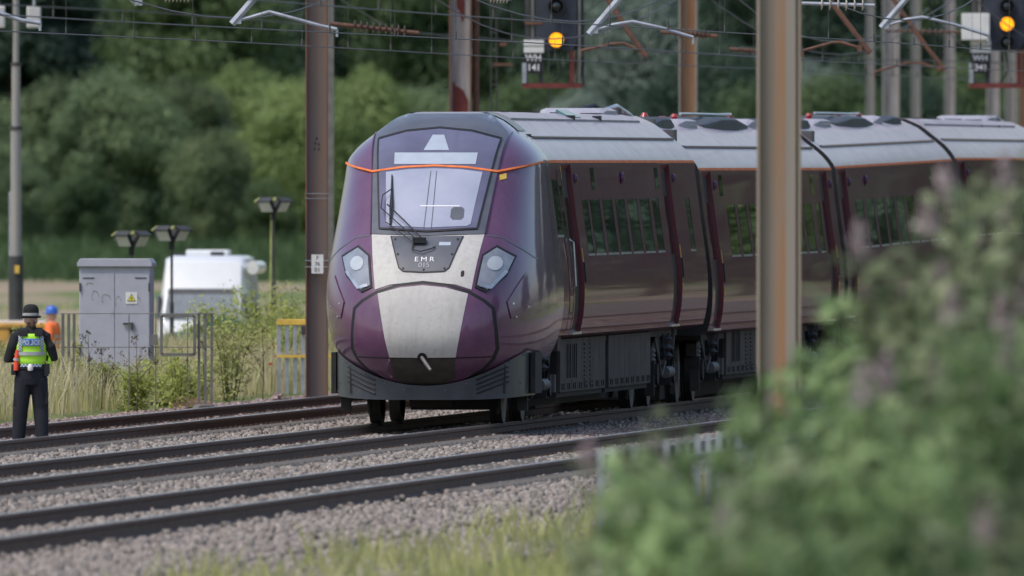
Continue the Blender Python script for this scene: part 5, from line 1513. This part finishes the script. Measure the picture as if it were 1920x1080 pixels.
def back_patch(name, x0, x1, z0, z1, material, parent, off, n=8, uvs=None, ysign=-1):
    """cloth panel lying on the torso, on its back (ysign -1) or front"""
    mb = MB(); rings = []
    def pt(x, z, o):
        rx, ry = torso_r(z, 1) + o, torso_r(z, 2) + o
        u = max(-.995, min(.995, x / rx))
        return Vector((x, ysign * ry * math.sqrt(1 - u * u), z))
    nz = max(2, int((z1 - z0) / .03))
    rings = [[pt(x0 + (x1 - x0) * i / n, z0 + (z1 - z0) * k / nz, off) for i in range(n + 1)] + [pt(x1 + (x0 - x1) * i / n, z0 + (z1 - z0) * k / nz, off - .02) for i in range(n + 1)] for k in range(nz + 1)]
    mb.loft(rings)
    o = mb.build(name, material, parent, sm=True, ang=50)
    if uvs:
        uv = o.data.uv_layers.new(name='uv')
        for lp in o.data.loops:
            c = o.data.vertices[lp.vertex_index].co
            uv.data[lp.index].uv = (c.x / uvs, c.z / uvs)
    return o
def officer():
    d = 290
    p = at(58, 850, d); p.z = -.165
    root = empty('person', p, R(2), 'police officer in black with bowler hat and lime hi-vis vest, seen from behind', 'person')
    root.scale = (.955, .955, .955)
    legs = [[(-.092, .0, .86), (-.128, .012, .48), (-.150, .03, .12), (-.150, .03, .05)], [(.096, 0, .86), (.122, .03, .48), (.138, -.015, .12), (.138, -.01, .05)]]
    arms = [[(-.178, -.005, 1.375), (-.235, -.03, 1.24), (-.285, -.02, 1.10), (-.15, .17, 1.11)], [(.178, -.005, 1.375), (.24, -.03, 1.25), (.282, -.02, 1.12), (.14, .17, 1.12)]]
    hc = (0, .012, 1.575); fw = (.25, 1, 0)
    mb = MB(); head_mesh(mb, hc, fw); body_parts(mb, arms, legs, -.008, ('torso', 'legs', 'arms'))
    hand(mb, (-.15, .17, 1.11), (.8, .5, .1), (0, 0, 1)); hand(mb, (.14, .17, 1.12), (-.8, .5, .05), (0, 0, 1))
    fuse(mb, 'body', skin_m, root, .008, 3)
    face_parts(root, hc, fw)
    mb = MB(); body_parts(mb, arms, legs, .012, ('arms',))
    mb.loft([ell((0, 0, z), rx + .012, ry + .012, 20) for z, rx, ry in TORSO[1:]])
    chain(mb, [(0, .0, 1.45), (0, .01, 1.50)], [.075, .062])
    # rolled radio lead and shoulder bulk
    chain(mb, [(-.15, -.02, 1.40), (0, -.03, 1.44), (.15, -.02, 1.40)], [.06, .06, .06])
    fuse(mb, 'jacket', uniform, root, .010, 3)
    mb = MB(); body_parts(mb, arms, legs, .013, ('legs',))
    mb.loft([ell((0, 0, z), rx + .012, ry + .012, 20) for z, rx, ry in ((.78, .15, .11), (.86, .178, .122), (.94, .182, .126), (1.0, .168, .117))])
    for sg in (-1, 1):
        mb.box((sg * .20, -.01, .62), (.03, .11, .16), taper=.85)
    fuse(mb, 'trousers', trouser, root, .010, 3)
    mb = MB()
    for sg in (-1, 1):
        chain(mb, [(sg * .142, -.04, .04), (sg * .147, .06, .04), (sg * .157, .16, .03)], [.045, .046, .036])
        mb.box((sg * .147, .05, .008), (.09, .28, .02))
    fuse(mb, 'boots', black_rub, root, .009, 3)
    # vest
    mb = MB()
    mb.loft([ell((0, 0, z), torso_r(z, 1) + .03, torso_r(z, 2) + .03, 24) for z in (1.035, 1.08, 1.14, 1.2, 1.26, 1.32, 1.37, 1.41)], True, False)
    for v in mb.v:   # armholes: the vest narrows over the shoulders
        if v.z > 1.2: v.x *= 1 - .22 * smooth(1.2, 1.40, v.z)
    vest = mb.build('vest', hivis, root, sm=True, ang=60)
    so = vest.modifiers.new('cloth', 'SOLIDIFY'); so.thickness = .012
    mb = MB()
    for sg in (-1, 1):
        mb.loft([[(sg * x + a, y, z) for a in (-.05, .05)] + [(sg * x + a, y, z + .014) for a in (.05, -.05)] for x, y, z in ((.095, -.142, 1.38), (.09, -.10, 1.445), (.088, 0, 1.468), (.09, .10, 1.43), (.095, .135, 1.38))])
    mb.build('vest_strap', uniform, vest, sm=True)
    back_patch('blue_panel', -.105, .105, 1.265, 1.350, police_blue, vest, .046)
    back_patch('reflective_band', -.17, .17, 1.145, 1.19, refl_grey, vest, .046)
    for sg in (-1, 1):
        back_patch('checked_edge', min(sg * .115, sg * .155), max(sg * .115, sg * .155), 1.20, 1.385, check_vest, vest, .046, 3, uvs=.018)
    lettering('POLICE', .074, white_txt, vest, None, bold=.002, stretch=.92, fn=lambda c: Vector((c.x, -(torso_r(1.3, 2) + .049) * math.sqrt(max(.05, 1 - (c.x / .24) ** 2)) - .002, 1.300 + c.y)))

    # belt with kit
    mb = MB(); mb.loft([ell((0, 0, z), torso_r(1.0, 1) + .034, torso_r(1.0, 2) + .034, 24) for z in (.975, 1.025)], True, False)
    belt = mb.build('belt', black_rub, root, sm=True)
    back_patch('checked_band', -.13, .13, 1.005, 1.038, check_vest, belt, .05, 6, uvs=.02)
    MB().lathe([(0, -.04), (.03, -.03), (.036, 0), (.026, .035), (.01, .05), (0, .052)], (-.01, -.165, .99), 'z', 12).build('white_pouch', plate_white, belt, sm=True)
    MB().tube([(-.185, -.10, .96), (-.18, -.10, 1.06), (-.168, -.09, 1.21)], [.030, .032, .022], 10).build('orange_torch', red_orange, belt, sm=True)
    MB().tube([(-.183, -.10, 1.08), (-.18, -.10, 1.11)], .036, 10).build('grey_ring', refl_grey, belt, sm=True)
    for x, z in ((.20, .98), (.185, .95), (-.215, .97)):
        MB().box((x, -.05, z), (.06, .09, .13), taper=.9).build('pouch', black_rub, belt, bevel=.01)
    MB().tube([(.215, -.03, 1.02), (.235, -.03, 1.12), (.21, -.02, 1.17)], .022, 8).build('lime_tab', hivis, belt, sm=True)
    # hair and hat
    mb = MB(); chain(mb, [(0, -.03, 1.60), (0, -.055, 1.55), (.012, -.062, 1.49)], [.075, .062, .03]); chain(mb, [(.015, -.09, 1.545), (.02, -.10, 1.50)], [.028, .018])
    fuse(mb, 'hair', hair_m, root, .008, 3)
    hat = MB().lathe([(.085, 1.60), (.118, 1.605), (.128, 1.622), (.121, 1.628), (.098, 1.626), (.098, 1.665), (.097, 1.70), (.088, 1.735), (.066, 1.760), (.03, 1.772), (0, 1.773)], (0, .005, 0), 'z', 32).build('bowler_hat', uniform, root, sm=True)
    hb = MB().lathe([(.0995, 1.629), (.1005, 1.63), (.1005, 1.662), (.0995, 1.663)], (0, .005, 0), 'z', 48).build('checked_band', check_hat, hat)
    uv = hb.data.uv_layers.new(name='uv')
    for lp in hb.data.loops:
        c = hb.data.vertices[lp.vertex_index].co
        uv.data[lp.index].uv = (math.atan2(c.y, c.x) / (2 * math.pi) * 40, (c.z - 1.629) / .0115)
    return root
officer()
def worker():
    d = 424
    p = place_z(at(98, 650, d))
    root = empty('person', p, R(75), 'person in orange hi-vis jacket and blue hard hat standing behind the weeds', 'person')
    legs = [[(-.092, .0, .86), (-.10, .012, .48), (-.105, -.005, .12), (-.105, .0, .05)], [(.092, 0, .86), (.10, .012, .48), (.105, -.005, .12), (.105, .0, .05)]]
    arms = [[(-.178, 0, 1.375), (-.23, -.02, 1.25), (-.25, -.02, 1.08), (-.20, .12, .95)], [(.178, 0, 1.375), (.23, -.02, 1.25), (.24, -.02, 1.08), (.2, .12, .95)]]
    hc = (0, .012, 1.56); fw = (.3, 1, 0)
    mb = MB(); head_mesh(mb, hc, fw); body_parts(mb, arms, legs, -.008, ('torso', 'legs', 'arms'))
    hand(mb, (-.20, .12, .95), (.2, .6, -.7), (0, .7, .7)); hand(mb, (.20, .12, .95), (-.2, .6, -.7), (0, .7, .7))
    fuse(mb, 'body', skin_m, root, .009, 3)
    face_parts(root, hc, fw)
    mb = MB(); body_parts(mb, arms, legs, .022, ('arms', 'torso'))
    fuse(mb, 'jacket', hivis_or, root, .011, 3)
    mb = MB(); body_parts(mb, arms, legs, .018, ('legs',)); mb.loft([ell((0, 0, z), rx + .01, ry + .01, 20) for z, rx, ry in ((.78, .15, .11), (.86, .17, .12), (.95, .17, .12))])
    fuse(mb, 'trousers', hivis_or, root, .011, 3)
    for z in (1.10, 1.2):
        back_patch('reflective_band', -.18, .18, z, z + .04, refl_grey, root, .034)
    mb = MB()
    for sg in (-1, 1): chain(mb, [(sg * .11, -.05, .04), (sg * .115, .06, .04), (sg * .12, .15, .03)], [.045, .046, .036])
    fuse(mb, 'boots', black_rub, root, .01, 3)
    h = MB().lathe([(.118, 1.605), (.122, 1.615), (.108, 1.62), (.107, 1.66), (.095, 1.70), (.07, 1.727), (.03, 1.742), (0, 1.744)], (0, .01, 0), 'z', 28).build('hard_hat', helmet_blue, root, sm=True)
    MB().box((.03, .12, 1.612), (.16, .09, .012), rz=-.3).build('peak', helmet_blue, h, bevel=.004)
worker()

# ------------------------------------------------------------------ grass, weeds and bushes
def blades(name, n, ulo, uhi, ylo, yhi, hmin, hmax, w, material, label, seed, clump=0.0):
    rng = np.random.default_rng(seed)
    y = rng.uniform(ylo, yhi, n * 3); u = rng.uniform(ulo, uhi, n * 3)
    x = -1.165 + SLOPE * (y - 300) + u
    keep = np.abs(x) < 0.0212 * y + 1.0
    if clump:
        keep &= (np.sin(x * 2.1 + np.sin(y * .7) * 2) + np.sin(y * .9 + x) + rng.normal(0, .6, len(x))) > clump
    x, y = x[keep][:n], y[keep][:n]
    k = len(x)
    z = np.array([ground_z(a, b) for a, b in zip(x, y)]) - .02
    h = rng.uniform(hmin, hmax, k) * (.75 + .35 * np.sin(x * 1.3 + y * .35))
    a = rng.uniform(0, 6.28, k); lean = rng.uniform(.05, .45, k) * h
    dx, dy = np.cos(a) * lean, np.sin(a) * lean
    b = rng.uniform(-.6, .6, k); wx, wy = np.cos(b) * w * rng.uniform(.6, 1.4, k), np.sin(b) * w
    def lvl(f, ww):
        cx, cy, cz = x + dx * f * f, y + dy * f * f, z + h * f * (1 - .12 * f)
        return np.stack([cx - wx * ww, cy - wy * ww, cz], 1), np.stack([cx + wx * ww, cy + wy * ww, cz], 1)
    l = [lvl(f, ww) for f, ww in ((0, .5), (.45, .45), (.8, .28), (1.0, .06))]
    V = np.concatenate([np.stack([l[i][0], l[i][1], l[i + 1][1], l[i + 1][0]], 1) for i in range(3)])
    me = quads_np(name, V, material)
    return props(link(bpy.data.objects.new(name, me)), label, 'grass', kind='stuff')
blades('tall_grass', 30000, -11.5, -7.3, 312, 420, .35, .95, .012, grass_dry, 'tall straw coloured grass along the left verge', 41)
blades('tall_grass', 26000, -12.5, -7.3, 312, 425, .25, .75, .015, grass_grn, 'green grass mixed into the left verge', 42, .2)
blades('tall_grass', 16000, -24, -11, 330, 470, .3, .9, .02, grass_grn, 'rough green grass sloping down behind the cabinet', 43)
blades('tall_grass', 10000, -24, -11, 330, 470, .3, .8, .02, grass_dry, 'rough dry grass sloping down behind the cabinet', 44)
blades('field_grass', 9000, -60, -22, 470, 700, .15, .4, .03, grass_dry, 'sparse dry grass on the field beyond the van', 45, .4)
blades('field_grass', 26000, -95, -40, 790, 950, .3, .9, .05, lf_mid, 'dark rank grass at the foot of the hedgerow', 46)
def leafy_plant(name, loc, h, r, n, leaf, material, label, cat, group, seed, stems=7, stem_mat=None, flowers=0, fl_mat=None, lean=.5, aspect=.45, spike=.22):
    rng = np.random.default_rng(seed); rr = random.Random(seed)
    root = empty(name, loc, 0, label, cat, group)
    sb = MB(); P, Nn, Fp, Fn = [], [], [], []
    for i in range(stems):
        a = rr.uniform(0, 6.28); q = rr.random() ** .5 * r
        tip = Vector((math.cos(a) * q, math.sin(a) * q, h * rr.uniform(.65, 1.0)))
        b = Vector((tip.x * .25, tip.y * .25, 0)); m = b.lerp(tip, .55) + Vector((-tip.x * .12, -tip.y * .12, h * .08))
        sb.tube([b, m, tip], [.006 * h + .002, .004 * h + .002, .002], 5)
        per = max(4, n // stems)
        f = rng.random(per) ** .9
        A, M_, T = np.array(b), np.array(m), np.array(tip)
        pos = ((1 - f) ** 2)[:, None] * A + (2 * f * (1 - f))[:, None] * M_ + (f ** 2)[:, None] * T
        off = rng.normal(0, 1, (per, 3)) * np.array([1, 1, .6]) * r * .22
        P.append(pos + off); Nn.append(off / (r * .3) + np.array([0, 0, .8]))
        if flowers and i % max(1, stems // flowers) == 0:
            k = 70
            t = rng.random(k)
            u = np.array([tip.x * .3, tip.y * .3, 1.0]); u /= np.linalg.norm(u)
            Fp.append(np.array(tip) + u * (t * spike)[:, None] + rng.normal(0, .022, (k, 3)) * (1.15 - t)[:, None])
            Fn.append(rng.normal(0, 1, (k, 3)))
    P, Nn = np.concatenate(P), np.concatenate(Nn)
    P[:, 2] = np.maximum(P[:, 2], .02)
    sb.build('stem', stem_mat or stem_green, root)
    link(bpy.data.objects.new('foliage', quads_np('foliage', leaf_cloud(P, Nn, leaf, aspect, .6, rng), material)), root)
    if Fp:
        Fp, Fn = np.concatenate(Fp), np.concatenate(Fn)
        link(bpy.data.objects.new('flowers', quads_np('flowers', leaf_cloud(Fp, Fn, .045, .8, .5, rng), fl_mat)), root)['kind'] = 'stuff'
    return root
# weeds on the verge; (px, depth, height, radius, label)
weeds = [(15, 352, .95, .35, 'yellow green weed at the left edge beside the officer'), (60, 345, .8, .3, 'leafy weed right behind the officer'), (130, 340, .75, .3, 'leafy weed left of the grey cabinet'),
         (185, 336, .62, .25, 'short leafy weed before the left cabinet door'), (250, 335, .6, .28, 'leafy weed before the right cabinet door'), (330, 337, .85, .36, 'big yellow green weed under the square railing frame'),
         (430, 350, 1.05, .4, 'tall yellow green weed before the right side of the white van'), (475, 362, 1.0, .4, 'yellow green weed between the van and the lone floodlight'), (530, 372, 1.25, .45, 'tall yellow green weed beside the yellow barrier'),
         (555, 385, 1.3, .4, 'yellow green bush behind the yellow barrier'), (490, 395, 1.35, .45, 'wide yellow green bush below the lone floodlight'), (405, 380, 1.15, .4, 'yellow green bush in front of the van bonnet'),
         (290, 345, .6, .25, 'small weed at the right corner of the cabinet'), (625, 380, .8, .3, 'weed between the brown mast and the train'), (360, 345, .55, .25, 'low weed left of the railing posts')]
for i, (px, d, h, r, lab) in enumerate(weeds):
    leafy_plant('weed_plant', place_z(at(px, 700, d)), h * 1.1, r * 1.25, 1500, .065, lf_weed if i % 3 else grass_grn, lab, 'plant', 'weeds on the verge', 200 + i, 9)
dead = [(165, 333, 1.05, 'dark dead seed stalk before the left cabinet door'), (255, 331, 1.2, 'branched dead stalk before the right cabinet door'), (190, 334, .8, 'short dead stalk in the middle of the cabinet front'), (380, 340, 1.05, 'dead stalk rising before the van windscreen'),
        (492, 350, 1.15, 'thin dead stalk right of the van'), (440, 352, 1.0, 'dead stalk at the right corner of the van')]
for i, (px, d, h, lab) in enumerate(dead):
    rr = random.Random(300 + i)
    root = empty('dead_stalk', place_z(at(px, 700, d)), 0, lab, 'plant', 'dead stalks on the verge')
    sb = MB().tube([(0, 0, 0), (.02, 0, h * .5), (0.0, 0, h)], [.009, .007, .003], 5)
    tips = []
    for k in range(9):
        z = h * rr.uniform(.35, .95); a = rr.uniform(0, 6.28); l = (h - z) * .5 + .08
        e = Vector((math.cos(a) * l * .7, math.sin(a) * l * .7, z + l * .7)); tips.append(e)
        sb.tube([(.01, 0, z), e], [.004, .002], 4)
    sb.build('stem', stem_brown, root)
    rng = np.random.default_rng(300 + i)
    P = np.concatenate([np.array(e) + rng.normal(0, .022, (10, 3)) for e in tips] + [np.array((0, 0, h)) + rng.normal(0, .02, (14, 3))])
    link(bpy.data.objects.new('seed_heads', quads_np('seed_heads', leaf_cloud(P, rng.normal(0, 1, P.shape), .03, .7, .5, rng), stem_brown)), root)['kind'] = 'stuff'
for i, (px, py, d, lab) in enumerate(((513, 648, 362, 'uppermost orange red poppy left of the brown mast'), (519, 670, 360, 'large orange red poppy in the middle of three left of the brown mast'), (508, 684, 358, 'lowest orange red poppy left of the brown mast'))):
    top = at(px, py, d); gz = ground_z(top.x, d)
    root = empty('poppy', (top.x, d, gz), 0, lab, 'flower', 'poppies in the verge')
    h = top.z - gz
    MB().tube([(0, 0, 0), (.02, 0, h * .6), (0, 0, h)], .004, 4).build('stem', stem_green, root)
    for k in range(4):
        a = k * 1.571
        MB().loft([[(math.cos(a) * r_ - math.sin(a) * w_, math.sin(a) * r_ + math.cos(a) * w_, h + z_) for w_ in (-q, 0, q)] for r_, q, z_ in ((.005, .008, -.01), (.03, .035, .005), (.05, .03, .03))], False, False).build('petal', poppy_red, root)

# near bushes, out of focus on the right
bush = [  # px, row of top, depth, radius, flowers, kind, label
    (1920, 310, 104, .42, 7, 1, 'tallest blurred mauve flowered bush at the right edge'),
    (1850, 400, 106, .36, 6, 1, 'blurred mauve flowered bush second from the right edge'),
    (1740, 450, 104, .34, 2, 1, 'dull blurred flowering bush in front of the third coach'),
    (1660, 560, 108, .28, 1, 0, 'blurred green bush in front of the third coach bogies'),
    (1570, 640, 112, .18, 1, 0, 'blurred green bush just right of the thick near mast'),
    (1770, 600, 98, .4, 5, 1, 'dark blurred bush with mauve flowers low at the right'),
    (1890, 640, 94, .42, 1, 0, 'bright blurred bush low in the right corner'),
    (1690, 700, 96, .34, 2, 0, 'bright green blurred bush low on the right'),
    (1580, 770, 92, .36, 1, 0, 'pale green blurred bush below the thick near mast, right side'),
    (1450, 735, 110, .22, 0, 0, 'green blurred plant climbing at the foot of the thick near mast'),
    (1350, 790, 104, .26, 1, 0, 'light green blurred plant left of the mast foot'),
    (1220, 800, 108, .22, 1, 1, 'low blurred plant with pale flower heads below the coach wheels'),
    (1480, 850, 92, .34, 1, 1, 'dull green blurred bush at the bottom right of centre'),
    (1300, 870, 94, .32, 1, 0, 'green blurred bush at the bottom centre'),
    (1170, 900, 98, .26, 1, 1, 'leftmost blurred bush at the bottom'),
    (1700, 880, 84, .36, 1, 0, 'leafy blurred bush at the bottom right'),
    (1850, 900, 82, .36, 2, 1, 'lowest blurred bush in the bottom right corner'),
    (1580, 960, 80, .36, 0, 0, 'blurred bush at the bottom edge right of centre'),
    (1400, 980, 84, .34, 0, 0, 'blurred bush at the bottom edge near the centre'),
]
for i, (px, py, d, r, fl, kd, lab) in enumerate(bush):
    d *= 1.2
    top = at(px, py, d); gz = -.3
    leafy_plant('flowering_bush', (top.x, d, gz), (top.z - gz) * 1.04, r * 1.2, int(2300 * (.4 + r)), .135, (lf_near, lf_near2)[kd], lab, 'bush', 'blurred bushes in the foreground', 400 + i, 24, bark, fl, flower_pink, aspect=.45, spike=.16)
blades('verge_grass', 16000, 7.6, 14.0, 150, 300, .25, .6, .02, grass_grn, 'green grass on the near side verge by the fence', 47)
# steel fence between the bushes and the track
fo = 11.3
p0 = trk(fo, 192, -.3)
fence = empty('steel_fence', p0, -YAW, 'pale grey upright bar fence half hidden by the blurred bushes', 'fence')
for i in range(34):
    MB().box((0, i * 1.05, .62), (.05, .03, 1.28)).build('pale', galv, fence)
for z in (.55, 1.1):
    MB().box((.03, 17.2, z), (.03, 35, .045)).build('rail', galv, fence)
